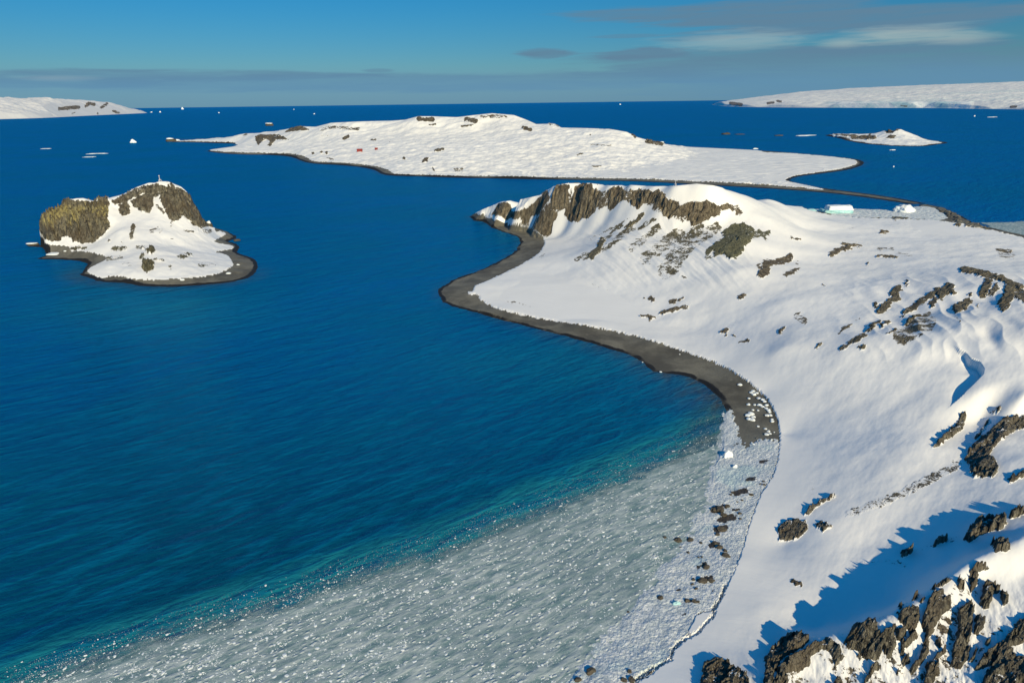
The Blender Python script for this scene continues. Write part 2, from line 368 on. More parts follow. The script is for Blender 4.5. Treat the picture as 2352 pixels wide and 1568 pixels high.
def make_simple(name, ca, cb, scale=1.0, rough=.6, bump=.3, cc=None, sub=0.0):
    mt, q, out = new_mat(name); tcn = q.add('ShaderNodeTexCoord').outputs['Object']; P = pos(q)
    n = q.noise(P, scale, 6, .65); f = q.noise(P, scale * 5, 4, .6)
    c = q.mix(q.ramp(n, .35, .65), ca, cb)
    if cc: c = q.mix(q.ramp(f, .5, .7), c, cc)
    bs = q.add('ShaderNodeBsdfPrincipled', ins={'Base Color': c, 'Roughness': rough, 'Normal': q.bump(q.math('ADD', n, q.math('MULTIPLY', f, .4)), bump, .8), 'Specular IOR Level': .3})
    q.l.new(bs.outputs[0], out.inputs[0]); return mt
M_ICE = make_simple('white_ice', (.80, .82, .82), (.70, .76, .78), 1.2, .4, .25)
M_BLUEICE = make_simple('turquoise_ice', (.24, .52, .55), (.42, .66, .68), .25, .3, .6)
M_BERG = make_simple('berg_snow', (.84, .86, .86), (.76, .82, .84), .15, .5, 1.2)
M_BOULDER = make_simple('dark_boulder_rock', (.045, .04, .032), (.095, .082, .062), 1.1, .85, .3, cc=(.14, .12, .09))
M_SHOREICE = None
def make_shoreice():
    mt, q, out = new_mat('stranded_brash_ice'); P = pos(q)
    v = q.add('ShaderNodeTexVoronoi', feature='F1', ins={'Vector': P, 'Scale': .9}); v3 = q.add('ShaderNodeTexVoronoi', feature='F1', ins={'Vector': P, 'Scale': 2.6})
    n = q.noise(P, .12, 8, .68); f = q.noise(P, 3, 4, .7)
    c = q.mix(q.ramp(n, .4, .62), (.64, .68, .69), (.80, .81, .80))
    c = q.mix(q.ramp(v.outputs[0], .35, .62, 0, .45), c, (.36, .42, .44))
    c = q.mix(q.ramp(q.noise(q.mapping(P, loc=(40, 0, 0)), .05, 3, .5), .56, .68, 0, .4), c, (.42, .62, .62))
    r = q.math('ADD', q.attr('rock'), q.math('MULTIPLY', q.math('SUBTRACT', q.noise(P, .35, 7, .7), .5), 1.6))
    c = q.mix(q.ramp(r, .58, .62), c, (.06, .05, .04))
    h = q.math('ADD', q.math('MULTIPLY', v.outputs[0], -.5), q.math('ADD', q.math('MULTIPLY', v3.outputs[0], -.4), q.math('MULTIPLY', f, .3)))
    bs = q.add('ShaderNodeBsdfPrincipled', ins={'Base Color': c, 'Roughness': .55, 'Normal': q.bump(h, .6, .8), 'Specular IOR Level': .3})
    q.l.new(bs.outputs[0], out.inputs[0]); return mt
M_SHOREICE = make_shoreice()

# ------------------------------------------------------------------ land
def spl(pts, n=4):
    """rounds a traced line (Catmull-Rom) wherever four plain points follow one another"""
    out = []
    for i, p in enumerate(pts):
        out.append(p)
        if 0 < i < len(pts) - 2 and all(len(pts[j]) == 2 for j in (i - 1, i, i + 1, i + 2)):
            a, b, c, d = (np.array(pts[j], float) for j in (i - 1, i, i + 1, i + 2))
            for k in range(1, n):
                t = k / n; q_ = .5 * (2 * b + (c - a) * t + (2 * a - 5 * b + 4 * c - d) * t * t + (3 * b - a - 3 * c + d) * t ** 3); out.append((q_[0], q_[1]))
    return out
def W2(pts, z=0.0):
    """traced outline -> world plan; entries (px,py) on the water plane, or ('y',px,Y) at a distance, or ('w',X,Y)"""
    out = []
    for p in spl(pts, 3):
        if p[0] == 'w': out.append((p[1], p[2]))
        elif p[0] == 'y': q_ = aty(p[1], 480, p[2]); out.append((q_[0], q_[1]))
        else: q_ = atz(p[0], p[1], z); out.append((q_[0], q_[1]))
    return out
def CP(lst):
    """control points: (px, py, 'y', Y) or (px, py, 'z', z) or ('w', X, Y, Z)"""
    out = []
    for p in lst:
        if p[0] == 'w': out.append(p[1:])
        elif p[2] == 'y': out.append(tuple(aty(p[0], p[1], p[3])))
        else: out.append(tuple(atz(p[0], p[1], p[3])))
    return out

# ---- mainland
main_coast_px = [(1080, 497), (1092, 506), (1115, 510), (1132, 522), (1160, 533), (1185, 541), (1198, 556), (1188, 575), (1165, 592), (1120, 615), (1060, 637), (1025, 655), (1010, 672), (1018, 688), (1040, 700), (1075, 711),
    (1130, 726), (1200, 745), (1280, 765), (1340, 781), (1400, 798), (1450, 815), (1485, 832), (1505, 850), (1560, 858), (1600, 870), (1640, 895), (1665, 925), (1675, 945), (1672, 965), (1668, 990), (1655, 1045), (1640, 1085), (1628, 1130), (1605, 1190), (1580, 1235),
    (1562, 1275), (1520, 1320), (1500, 1355), (1470, 1380), (1440, 1420), (1400, 1450), (1370, 1500), (1340, 1530), (1315, 1562), (1270, 1620), (1220, 1720)]
main_poly = W2(main_coast_px + [('w', 2, 100), ('w', 10, 40), ('w', 10, -30), ('w', 1500, -30), ('w', 1500, 860), (2420, 552), (2352, 541), (2290, 527), (2240, 516), (2212, 500), (2165, 479), (2128, 470), (2112, 473), (2150, 483), (2158, 492),
    (2140, 503), (2060, 501), (1960, 497), (1900, 490), (1860, 482), (1838, 476), ('y', 1780, 960), ('y', 1700, 930), ('y', 1500, 880), ('y', 1350, 890), ('y', 1250, 930), ('y', 1170, 985)])
cps = [(1085, 492, 'z', 2.5), (1112, 483, 'y', 945), (1150, 467, 'y', 885), (1200, 461, 'y', 840), (1240, 452, 'y', 832), (1270, 431, 'y', 815), (1300, 425, 'y', 798), (1350, 424, 'y', 772), (1400, 430, 'y', 748),
    (1450, 429, 'y', 724), (1500, 432, 'y', 702), (1550, 431, 'y', 680), (1600, 426, 'y', 672), (1638, 430, 'y', 668), (1670, 438, 'y', 700), (1700, 446, 'y', 740), (1760, 460, 'y', 810), (1820, 475, 'y', 930),
    # behind the crest
    ('w', 60, 880, 30), ('w', 120, 860, 38), ('w', 200, 820, 42), ('w', 280, 800, 34), ('w', 0, 930, 14), ('w', 350, 880, 18), ('w', 150, 870, 20), ('w', 250, 860, 22),
    # foot of the cliffs
    (1180, 505, 'z', 11), (1225, 520, 'z', 9), (1262, 525, 'y', 785), (1300, 515, 'y', 775), (1340, 510, 'y', 750), (1390, 500, 'y', 728), (1430, 490, 'y', 708), (1480, 490, 'y', 688), (1200, 480, 'y', 838), (1240, 485, 'y', 812), (1530, 505, 'y', 663), (1580, 518, 'y', 650), (1625, 518, 'y', 642), (1660, 500, 'y', 655),
    # scree slope
    (1250, 552, 'z', 4), (1300, 560, 'y', 716), (1300, 620, 'y', 610), (1200, 650, 'y', 575), (1400, 560, 'y', 640), (1400, 620, 'y', 580), (1400, 700, 'y', 508), (1500, 560, 'y', 620), (1500, 640, 'y', 545), (1500, 720, 'y', 480), (1300, 700, 'y', 525),
    (1600, 570, 'y', 590), (1600, 640, 'y', 525), (1600, 700, 'y', 480), (1600, 760, 'y', 437), (1700, 550, 'y', 590), (1750, 500, 'y', 660), (1700, 620, 'y', 520), (1700, 760, 'y', 420), (1750, 840, 'y', 360),
    # plateau
    (1850, 500, 'y', 860), (1850, 530, 'y', 735), (1850, 560, 'y', 635), (1930, 500, 'y', 905), (2000, 510, 'y', 850), (2000, 560, 'y', 680), (2000, 600, 'y', 585), (2100, 520, 'y', 820), (2200, 560, 'y', 690), (2200, 525, 'y', 830), (2100, 600, 'y', 575),
    (2352, 565, 'y', 690), (2352, 600, 'y', 590), (2600, 600, 'y', 590), (2600, 560, 'y', 710), (1900, 620, 'y', 545), (1800, 600, 'y', 565), (2000, 640, 'y', 510), (2120, 640, 'y', 490),
    (2200, 628, 'y', 500), (2280, 630, 'y', 485), (2352, 660, 'y', 440), (2600, 660, 'y', 430), (2250, 700, 'y', 410), (2352, 710, 'y', 385), (2180, 680, 'y', 432), (2100, 700, 'y', 425), (2050, 740, 'y', 395), (1950, 800, 'y', 352), (1800, 700, 'y', 445), (1800, 800, 'y', 370), (1900, 700, 'y', 438),
    (2100, 780, 'y', 350), (2200, 760, 'y', 352), (2280, 770, 'y', 342), (2352, 760, 'y', 338), (2600, 760, 'y', 320),
    (1850, 950, 'y', 302), (1800, 1000, 'z', 3), (1950, 1000, 'y', 268), (1950, 900, 'y', 308), (2100, 900, 'y', 292), (2180, 850, 'y', 302), (2350, 850, 'y', 282), (2250, 910, 'y', 265), (2352, 920, 'y', 250), (2600, 900, 'y', 240),
    (2100, 1020, 'y', 238), (2040, 1080, 'y', 222), (2250, 960, 'z', 26), (2352, 960, 'z', 32), (2300, 1010, 'z', 31), (2210, 1060, 'z', 25), (2352, 1060, 'z', 34), (2200, 1110, 'z', 26), (2600, 1000, 'z', 36),
    (2000, 1150, 'y', 203), (1850, 1150, 'y', 220), (1800, 1250, 'y', 202), (1900, 1210, 'y', 198), (2000, 1250, 'z', 13), (2100, 1200, 'z', 20), (2250, 1180, 'z', 30), (2352, 1150, 'z', 34), (2600, 1100, 'z', 36), (2100, 1265, 'z', 18), (2250, 1225, 'z', 33),
    (1750, 1400, 'z', 3.6), (1850, 1420, 'z', 6), (1900, 1350, 'z', 8.5), (2000, 1330, 'z', 12.5), (1700, 1480, 'z', 3.5),
    # lee side of the crag
    (2080, 1300, 'z', 16), (2180, 1290, 'z', 26), (2050, 1390, 'z', 16), (1950, 1430, 'z', 10.5), (1870, 1445, 'z', 7), (2270, 1258, 'z', 35), (1765, 1460, 'z', 4),
    # crest of the crag
    (1785, 1500, 'z', 9), (1830, 1475, 'z', 14), (1900, 1468, 'z', 18), (1990, 1450, 'z', 24), (2060, 1405, 'z', 29), (2130, 1375, 'z', 33), (2200, 1320, 'z', 37), (2240, 1290, 'z', 39), (2290, 1262, 'z', 41), (2352, 1240, 'z', 42), (2600, 1200, 'z', 42),
    # near side
    (1650, 1560, 'z', 5), (1760, 1560, 'z', 7), (1850, 1560, 'z', 9), (1950, 1560, 'z', 12), (2050, 1560, 'z', 15.5), (2200, 1560, 'z', 19), (2352, 1560, 'z', 24), (2600, 1560, 'z', 27),
    (2100, 1470, 'z', 25), (2150, 1450, 'z', 27), (2200, 1400, 'z', 31), (2250, 1340, 'z', 36), (2352, 1320, 'z', 38), (2352, 1400, 'z', 34), (2300, 1450, 'z', 30), (2600, 1400, 'z', 36),
    (1600, 1750, 'z', 3), (1850, 1750, 'z', 5), (2100, 1750, 'z', 8), (2352, 1750, 'z', 12), (2600, 1750, 'z', 14), ('w', 40, 60, 3), ('w', 120, 40, 8)]
CREST = {(1785, 1500), (1830, 1475), (1900, 1468), (1990, 1450), (2060, 1405), (2130, 1375), (2200, 1320), (2240, 1290), (2290, 1262), (2352, 1240), (2600, 1200)}
def flat_near(p):
    if p[0] == 'w': return p
    if p[2] == 'z': return (p[0], p[1], 'z', p[3] * (.53 if (p[0], p[1]) in CREST else .49)) if p[0] > 1780 and p[1] > 940 else p
    w = aty(p[0], p[1], p[3]); k = .38 + .62 * float(np.clip((p[3] - 170) / 190, 0, 1))
    if p[0] > 2400: k *= .55
    return (p[0], p[1], 'z', float(w[2]) * k)
crest = [(p[0], aty(*[p[i] for i in (0, 1, 3)])) for p in cps[:18] if p[0] != 'w' and p[2] == 'y' and 1260 < p[0] < 1780]
cps = [flat_near(p) for p in cps if len(p)] + [('w', 300, 160, 34), ('w', 500, 400, 40)]
cpw = CP(cps) + [(w[0] * (w[1] + 28) / w[1], w[1] + 28, w[2] - 6) for _, w in crest]
snow_edge_px = [(1082, 488), (1120, 500), (1160, 516), (1215, 524), (1248, 546), (1243, 575), (1200, 606), (1130, 640), (1092, 656), (1086, 668), (1074, 672), (1078, 677), (1095, 678), (1110, 694), (1150, 712), (1230, 731), (1330, 747), (1430, 766), (1500, 785), (1570, 808), (1650, 838), (1700, 865), (1750, 905),
    (1778, 945), (1790, 1000), (1780, 1080), (1750, 1130), (1722, 1200), (1695, 1290), (1655, 1375), (1640, 1402), (1600, 1412), (1572, 1470), (1540, 1500), (1500, 1545), (1452, 1575), (1400, 1640), (1350, 1740)]
for i, p in enumerate(snow_edge_px):
    if i % 2 == 0: cpw.append(tuple(atz(p[0], p[1], 2.2)))
for i, p in enumerate(main_coast_px):
    if i % 3 == 0: cpw.append(tuple(atz(p[0], p[1], .3)))
for p in [(2352, 541), (2240, 517), (2140, 500), (2060, 500), (1960, 496), (1870, 484)]: cpw.append(tuple(atz(p[0], p[1], .6)))

G = Grid(-.14, 1.22, 1300, rows([(52, 84, .0045), (84, 195, .0022), (195, 640, .0036), (640, 850, .0016), (850, 1260, .003)]))
u, v = G.u, G.v
hz = rbf(cpw, .012)(G.X, G.Y)
wob = fbm(G.X / 14, G.Y / 14, 4, 3) * 2.2 + fbm(G.X / 3, G.Y / 3, 2, 5) * .5
dc = poly_sd(G.X, G.Y, main_poly) + wob * np.clip(G.Y / 400, .35, 1.5)
hz = hz + (fbm(u * 14, v * 14, 2, 11) * .0016 + fbm(u * 45, v * 30, 3, 12) * .0006) * G.Y * sstep(dc, 10, 60)
z0 = np.where(dc > 0, np.minimum(np.maximum(hz, .15 + .03 * dc), .25 + 1.3 * dc), .25 + dc * .18)
G.Z = under_skyline(G.X, G.Y, z0, [(1078, 488), (1112, 481), (1150, 465), (1200, 459), (1240, 450), (1270, 430), (1300, 423), (1350, 422), (1400, 428), (1450, 427), (1500, 430), (1550, 429), (1600, 424), (1638, 428), (1670, 436), (1700, 444), (1760, 458), (1820, 473), (1850, 478), (2000, 484), (2200, 470), (6000, 300)])
px, py = project(G.X, G.Y, G.Z)
wpx = px + fbm(u * 90, v * 90, 3, 21) * 9; wpy = py + fbm(u * 90, v * 90, 3, 22) * 7
MK = Masks(wpx, wpy)
# groups of rock: 1 headland cliffs, 2 scree streaks, 3 green outcrop, 4 mid-slope rocks, 5 right hill rocks, 6 upper-right crag, 7 near crag, 8 low outcrop, 9 small boss, 10 plateau stones, 11 bay shore rocks, 12 bottom knob, 13 band outcrop above near crag
z5 = zc(1100, 420, 2.6133); z6 = zc(1800, 420, 3.0947); zC = zc(1900, 1400, 3.5636)
for P_ in [[(725, 200), (760, 115), (850, 112), (852, 170), (840, 230), (800, 275), (735, 265)], [(868, 118), (990, 112), (1012, 160), (1000, 230), (1012, 290), (960, 330), (900, 355), (848, 352), (818, 300), (860, 230)],
           [(1010, 140), (1062, 165), (1030, 240), (1010, 262)], [(1090, 160), (1150, 122), (1205, 140), (1212, 210), (1140, 262), (1110, 292), (1098, 230)],
           [(1240, 148), (1330, 148), (1450, 165), (1485, 205), (1560, 235), (1605, 300), (1500, 332), (1455, 312), (1420, 235), (1340, 232), (1290, 272), (1248, 242)],
           [(1558, 258), (1640, 228), (1750, 222), (1832, 260), (1825, 312), (1750, 332), (1700, 362), (1650, 378), (1608, 352), (1622, 320), (1558, 292)], [(340, 312), (370, 238), (450, 228), (470, 280), (400, 322)]]: MK.poly(z5(P_), 7, 1.12, 1)
for P_, w, k in [([(500, 310), (560, 290)], 8, .8), ([(690, 200), (610, 270), (565, 330), (545, 390)], 10, .85), ([(730, 320), (665, 350), (640, 420)], 13, .9), ([(722, 370), (700, 430)], 8, .9), ([(690, 170), (650, 250)], 8, .8), ([(1850, 262), (1930, 262), (1960, 300)], 8, .6), ([(380, 300), (490, 320)], 9, .7), ([(1000, 100), (1240, 135)], 3, .5)]: MK.stroke(z5(P_), w, 7, k, 1)
for P_, w, k in [([(1330, 310), (1250, 370), (1205, 415)], 5, .85), ([(1410, 335), (1295, 405)], 4, .7), ([(1180, 380), (1080, 460), (1050, 500)], 6, .62), ([(1060, 480), (1030, 540), (985, 585)], 9, .85), ([(1240, 330), (1100, 410), (980, 470)], 3, .6), ([(1560, 400), (1490, 470)], 4, .62), ([(1450, 430), (1380, 480)], 3, .5),
                  ([(1250, 400), (1100, 520), (900, 600)], 9, .58), ([(1420, 400), (1250, 530)], 10, .58), ([(1560, 430), (1340, 600)], 16, .6), ([(1700, 430), (1560, 560), (1480, 680)], 22, .62), ([(1800, 400), (1650, 500)], 14, .6), ([(900, 740), (1000, 765), (1100, 800)], 3, .5), ([(670, 575), (660, 590)], 5, .6)]: MK.stroke(z5(P_), w, 6, k, 2)
for P_, w, k in [([(760, 240), (1090, 190), (1230, 190), (1440, 230)], 15, .56), ([(1420, 260), (1600, 330)], 14, .58), ([(560, 300), (740, 260)], 14, .56), ([(960, 300), (1010, 250), (1090, 250)], 8, .6)]: MK.stroke(z5(P_), w, 10, k, 1)
MK.poly(z5([(1740, 530), (1790, 500), (1850, 462), (1840, 420), (1900, 380), (1970, 358), (2050, 400), (2065, 430), (2005, 520), (1950, 592), (1890, 602), (1850, 570), (1755, 602), (1800, 560)]), 6, 1, 3)
for P_, w in [([(2060, 440), (2140, 430)], 8), ([(2080, 410), (2130, 470)], 5), ([(1760, 540), (1740, 590)], 7)]: MK.stroke(z5(P_), w, 6, .75, 3)
for P_, w, k in [([(1380, 860)], 8, .8), ([(1335, 860)], 4, .8), ([(1500, 880), (1530, 875)], 4, .8), ([(1550, 868), (1585, 858)], 3, .8), ([(1440, 955), (1500, 940), (1605, 915)], 5, 1), ([(1315, 975), (1400, 982)], 4, 1), ([(1370, 992)], 5, 1), ([(1560, 712), (1600, 716)], 3, .7), ([(430, 875), (600, 910)], 1.5, .7)]: MK.stroke(z5(P_), w, 4, k, 4)
for P_, w, k in [([(355, 740), (360, 790), (320, 840)], 9, .95), ([(400, 740), (480, 730), (540, 700)], 8, .85), ([(600, 790), (510, 830)], 6, .8), ([(600, 745)], 5, .6), ([(300, 770)], 7, .7), ([(150, 1010), (185, 990)], 5, 1), ([(470, 1275), (488, 1250)], 5, 1), ([(10, 1280), (60, 1260)], 3.5, 1), ([(45, 1290)], 4, .9), ([(150, 1350), (215, 1345)], 4, 1), ([(105, 1308)], 3, 1), ([(600, 1150), (650, 1190)], 10, .66), ([(800, 912)], 2.5, 1)]: MK.stroke(z6(P_), w, 4, k, 4)
for P_, w, k in [([(1385, 945), (1330, 980)], 7, .9), ([(1440, 890), (1440, 930)], 3, .9), ([(1370, 1010), (1300, 1060), (1240, 1120)], 9, .9), ([(1200, 1080)], 7, .8), ([(1680, 970), (1620, 1010), (1530, 1060), (1450, 1120), (1420, 1150)], 7, .95), ([(1770, 940), (1710, 1000)], 11, .95), ([(1800, 985)], 7, .9), ([(1660, 1040), (1635, 1080)], 7, .9), ([(1540, 1150), (1440, 1210)], 4, 1),
                  ([(1920, 1050), (1870, 1085), (1825, 1110)], 10, .95), ([(1930, 990)], 6, .9), ([(2065, 900), (2030, 990)], 10, .9), ([(2130, 940), (2100, 985)], 8, .8), ([(2240, 940), (2220, 1020), (2190, 1080)], 13, .92), ([(1880, 800), (2000, 820), (2100, 850), (2200, 880), (2320, 935)], 8, .95), ([(1990, 1085)], 4, .8), ([(2160, 1040)], 4, .8),
                  ([(1230, 1210), (1170, 1250), (1140, 1275)], 5, 1), ([(1300, 1210), (1245, 1245)], 4, 1), ([(1110, 1305), (1030, 1350), (940, 1410)], 6, 1), ([(1350, 1270), (1280, 1310)], 2.5, .9), ([(1000, 1230), (930, 1272)], 5, .75), ([(1080, 1180), (1000, 1230)], 3, .6), ([(780, 1370), (745, 1392)], 3.5, 1), ([(1105, 1385), (1090, 1405)], 3.5, 1), ([(1600, 1200), (1500, 1270), (1400, 1320)], 22, .62), ([(2300, 980), (2352, 1020)], 14, .75), ([(1820, 1170), (1880, 1260)], 1.2, .9)]: MK.stroke(z6(P_), w, 4, k, 5)
for P_, w, k in [([(860, 680), (900, 650), (1000, 620)], 6, .9), ([(940, 602), (1090, 605)], 3, .9), ([(1215, 690), (1365, 696)], 3, .95), ([(1220, 630), (1335, 636)], 3, .7), ([(1380, 665), (1480, 690)], 4, .5), ([(1245, 505), (1285, 500)], 4, .9), ([(550, 550), (620, 565)], 2.5, .95), ([(2140, 640), (2250, 650)], 4, .75), ([(2170, 680), (2260, 680)], 9, .55), ([(1140, 740), (1140, 765)], 2, .9), ([(950, 470), (1080, 475)], 1.5, .6), ([(1010, 712)], 2, .8)]: MK.stroke(z6(P_), w, 4, k, 10)
for P_, w, k, gi in [([(1360, 380), (1430, 372)], 8, .9, 11), ([(1440, 365), (1620, 372)], 5, .85, 11), ([(1700, 312), (1780, 350), (1850, 400), (1840, 440)], 7, .9, 14), ([(1910, 440), (2050, 465)], 5, .95, 15), ([(2050, 440), (2100, 470)], 4, .6, 15)]: MK.stroke(z6(P_), w, 4, k, gi)
for P_ in [[(2212, 1055), (2235, 1022), (2262, 1000), (2290, 978), (2312, 962), (2400, 955), (2400, 985), (2330, 990), (2300, 1012), (2272, 1045), (2298, 1075), (2280, 1098), (2235, 1100), (2228, 1075)], [(2133, 1032), (2165, 1005), (2190, 980), (2205, 955), (2222, 948), (2212, 988), (2182, 1008), (2150, 1030)], [(2275, 950), (2300, 930), (2290, 948)]]: MK.poly(P_, 6, .95, 6 if P_[0][0] > 2200 else 16)
MK.stroke([(2322, 1105), (2352, 1090), (2400, 1080)], 7, 5, .9, 6); MK.stroke([(2240, 1010), (2270, 970)], 4, 4, .8, 6)
MK.stroke([(2200, 1070), (2120, 1110), (2040, 1150), (1950, 1180)], 12, 8, .66, 6)
crag = [[(50, 880), (130, 780), (240, 690), (330, 678), (430, 690), (445, 740), (350, 800), (230, 860), (150, 950), (120, 1094), (60, 1300), (20, 1300)],
    [(150, 1000), (250, 900), (400, 800), (500, 740), (590, 688), (680, 740), (750, 870), (680, 945), (600, 820), (540, 800), (480, 850), (400, 990), (300, 985), (220, 1020), (250, 1110), (130, 1300), (110, 1200)],
    [(750, 740), (800, 640), (860, 560), (900, 600), (960, 556), (1040, 565), (1065, 700), (1000, 760), (900, 830), (780, 780)], [(880, 840), (1000, 740), (1100, 640), (1200, 590), (1212, 760), (1180, 835), (1130, 895), (1100, 800), (1040, 885), (960, 895)],
    [(1230, 480), (1300, 448), (1400, 418), (1422, 520), (1390, 600), (1350, 660), (1290, 600), (1240, 560)], [(1200, 620), (1300, 610), (1280, 705), (1220, 720)], [(1250, 800), (1300, 720), (1390, 640), (1400, 685), (1290, 790), (1255, 905)],
    [(1450, 500), (1530, 300), (1610, 268), (1640, 330), (1702, 370), (1690, 440), (1620, 500), (1560, 600), (1510, 700), (1490, 850), (1410, 965), (1350, 1030), (1335, 980), (1420, 880), (1475, 700), (1440, 580)], [(1250, 900), (1320, 855), (1335, 930), (1270, 955)],
    [(1560, 720), (1605, 708), (1592, 785), (1560, 772)], [(1520, 275), (1640, 168), (1735, 178), (1640, 222), (1560, 272)], [(1345, 375), (1400, 308), (1412, 345), (1370, 385)], [(1410, 385), (1480, 318), (1450, 385)],
    [(1740, 470), (1830, 420), (1890, 358), (1892, 500), (1882, 640), (1862, 760), (1865, 880), (1790, 965), (1712, 965), (1700, 850), (1740, 700), (1770, 600)], [(1920, 500), (2002, 540), (1960, 685), (1900, 655)],
    [(1985, 235), (2100, 222), (2135, 300), (2055, 330), (2045, 435), (1990, 445), (1950, 400)], [(2140, 280), (2192, 290), (2205, 400), (2150, 422)], [(1870, 120), (1952, 130), (1912, 235), (1868, 325)], [(1760, 180), (1802, 170), (1812, 300), (1760, 240)],
    [(1850, 110), (1920, 40), (2045, 70), (1980, 100), (1880, 135)], [(1440, 1200), (1480, 950), (1560, 880), (1620, 800), (1645, 830), (1582, 900), (1605, 1030), (1560, 1055), (1500, 1200)], [(920, 1100), (1000, 950), (1082, 928), (1062, 980), (970, 1060), (900, 1200)],
    [(1890, 985), (2000, 850), (2100, 780), (2200, 690), (2280, 558), (2450, 520), (2450, 700), (2250, 770), (2200, 800), (2280, 880), (2450, 900), (2450, 1300), (1930, 1300), (1980, 1094), (2050, 950), (1920, 1005)], [(2000, 760), (2030, 685), (2052, 760), (2020, 785)], [(1868, 905), (1942, 738), (1932, 825), (1890, 915)],
    [(1250, 720), (1300, 700), (1260, 860), (1240, 900)], [(1215, 1010), (1260, 990), (1240, 1040)], [(1220, 440), (1290, 400), (1260, 450)], [(650, 1080), (720, 1070), (740, 1200), (660, 1200)], [(860, 860), (900, 840), (870, 910)], [(1100, 860), (1140, 900), (1110, 880)]]
MK.poly(zC([(60, 900), (700, 640), (1300, 420), (1650, 180), (2050, 120), (2400, 250), (2500, 1400), (60, 1400)]), 8, .44, 0)
for P_ in crag: MK.poly(zC(P_), 7, 1.0, 7)
for P_ in [[(1785, 1215), (1800, 1200), (1850, 1195), (1857, 1215), (1835, 1240), (1790, 1245)], [(1868, 1207), (1890, 1199), (1912, 1212), (1890, 1223)]]: MK.poly(P_, 6, .9, 8)
MK.stroke([(1848, 1185), (1880, 1158), (1912, 1142)], 5, 5, .85, 8); MK.stroke([(1870, 1120), (1862, 1150), (1850, 1168)], 3, 4, .6, 8)
MK.stroke([(1822, 1338), (1838, 1345)], 6, 4, .85, 9)
for P_ in [[(2212, 1238), (2240, 1200), (2290, 1184), (2312, 1200), (2307, 1216), (2250, 1232), (2225, 1252)], [(2278, 1250), (2310, 1247), (2322, 1265), (2285, 1270)]]: MK.poly(P_, 6, .88, 13)
MK.stroke([(2150, 1250), (2170, 1240)], 6, 4, .8, 13); MK.stroke([(2075, 1275), (2090, 1268)], 7, 4, .9, 13); MK.stroke([(2320, 1190), (2352, 1180), (2400, 1180)], 4, 4, .9, 13); MK.stroke([(1960, 1300), (2040, 1290), (2080, 1300)], 6, 6, .64, 13); MK.stroke([(2110, 1265), (2200, 1235)], 6, 6, .5, 13)
MK.poly([(1608, 1600), (1612, 1532), (1640, 1516), (1668, 1520), (1690, 1543), (1712, 1552), (1722, 1575), (1720, 1660), (1610, 1660)], 6, 1, 12)
rock = MK.m * (dc > 0)
# rock relief
ridg = fbm(u * 120, v * 120, 4, 31, .55, True); blocky, b2 = worley(u * 75 + fbm(u * 60, v * 60, 2, 33) * .8, v * 75, 34)
jit = fbm(u * 60, v * 60, 3, 33) * .35
fine1 = .5 * facet(u * 100 + jit * 2, v * 60 + jit * 2, 38) + .35 * facet(u * 240, v * 150, 39) + .3 * ridg
rel = .55 * facet(u * 32 - v * 6 + jit * 1.6, v * 21 + u * 4 + jit * 1.6, 35) + .30 * facet(u * 90 - v * 17 + jit * 2, v * 60 + jit, 36) + .13 * ridg
amp = np.where(MK.id == 7, .016, np.where(MK.id == 12, .017, np.where(MK.id == 1, .012, np.where(np.isin(MK.id, (6, 8, 13, 16)), .020, .003))))
amp = np.where(G.Y < 200, amp, np.minimum(amp, .009)) * np.where((MK.id == 1) & (px < 1262), .55, 1)
strong = sstep(rock, .60, .95)
rel = np.where(MK.id == 1, fine1 - .62, rel)
G.Z = G.Z + strong * amp * G.Y * np.clip(rel + .1, -.6, 1.3)
# vertical fluting of the headland cliffs
inner = sstep(rock, .5, 1.0) * (MK.id == 1)
G.Z = G.Z + inner * (fbm(u * 260, v * 60, 3, 41) * .0022 * G.Y)
HSKY = [(1078, 486), (1112, 480), (1150, 464), (1200, 458), (1240, 448), (1270, 428), (1300, 421), (1350, 421), (1400, 427), (1450, 425), (1500, 428), (1550, 428), (1600, 423), (1638, 427), (1670, 435), (1700, 443), (1760, 457), (1820, 472), (1850, 477), (2000, 483), (2200, 469), (6000, 300)]
G.Z = np.where(G.Y > 560, under_skyline(G.X, G.Y, G.Z, HSKY), G.Z)
# snow drifts around the near crag: fall-line ribs
near = sstep(G.Y, 175, 120) * sstep(dc, 25, 60)
G.Z += near * fbm(u * 60 + v * 35, v * 18 - u * 8, 4, 51, .5) * 1.2
fold = sstep(px, 1880, 2020) * sstep(py, 600, 680) * sstep(py, 860, 760)
G.Z += fold * (1 - 2 * np.abs(fbm(u * 20 + v * 8, v * 6 - u * 4, 2, 55))) * 1.5
G.Z += sstep(px, 1280, 1400) * sstep(px, 1800, 1650) * sstep(py, 480, 540) * sstep(py, 700, 600) * fbm(u * 70 + v * 28, v * 10, 3, 56) * 1.4
# cornice scarp with its hollow, upper right
cor = z6([(1740, 1340), (1800, 1365), (1850, 1400), (1900, 1430), (1925, 1460)]) + zc(1900, 850, 3.5636)([(1880, 170), (1960, 200), (1995, 260), (1990, 310), (1900, 400), (1840, 455)])
pxx, pyy = project(G.X, G.Y, G.Z)
sel = np.nonzero((pxx > 2060) & (pxx < 2330) & (pyy > 760) & (pyy < 1000))
x_, y_ = pxx[sel], pyy[sel]; dd = np.full(x_.shape, 1e9); side = np.zeros(x_.shape)
for a, b in zip(cor, cor[1:]):
    e = seg_dist(x_, y_, a, b); cr = (b[0] - a[0]) * (y_ - a[1]) - (b[1] - a[1]) * (x_ - a[0]); nu_ = e < dd; dd[nu_] = e[nu_]; side[nu_] = np.sign(cr[nu_])
taper = sstep(y_, 790, 830) * sstep(y_, 945, 900)
G.Z[sel] -= 5.0 * taper * sstep(x_, 2070, 2160) * (side > 0) * sstep(dd, 0, 5) * np.exp(-dd / 34)
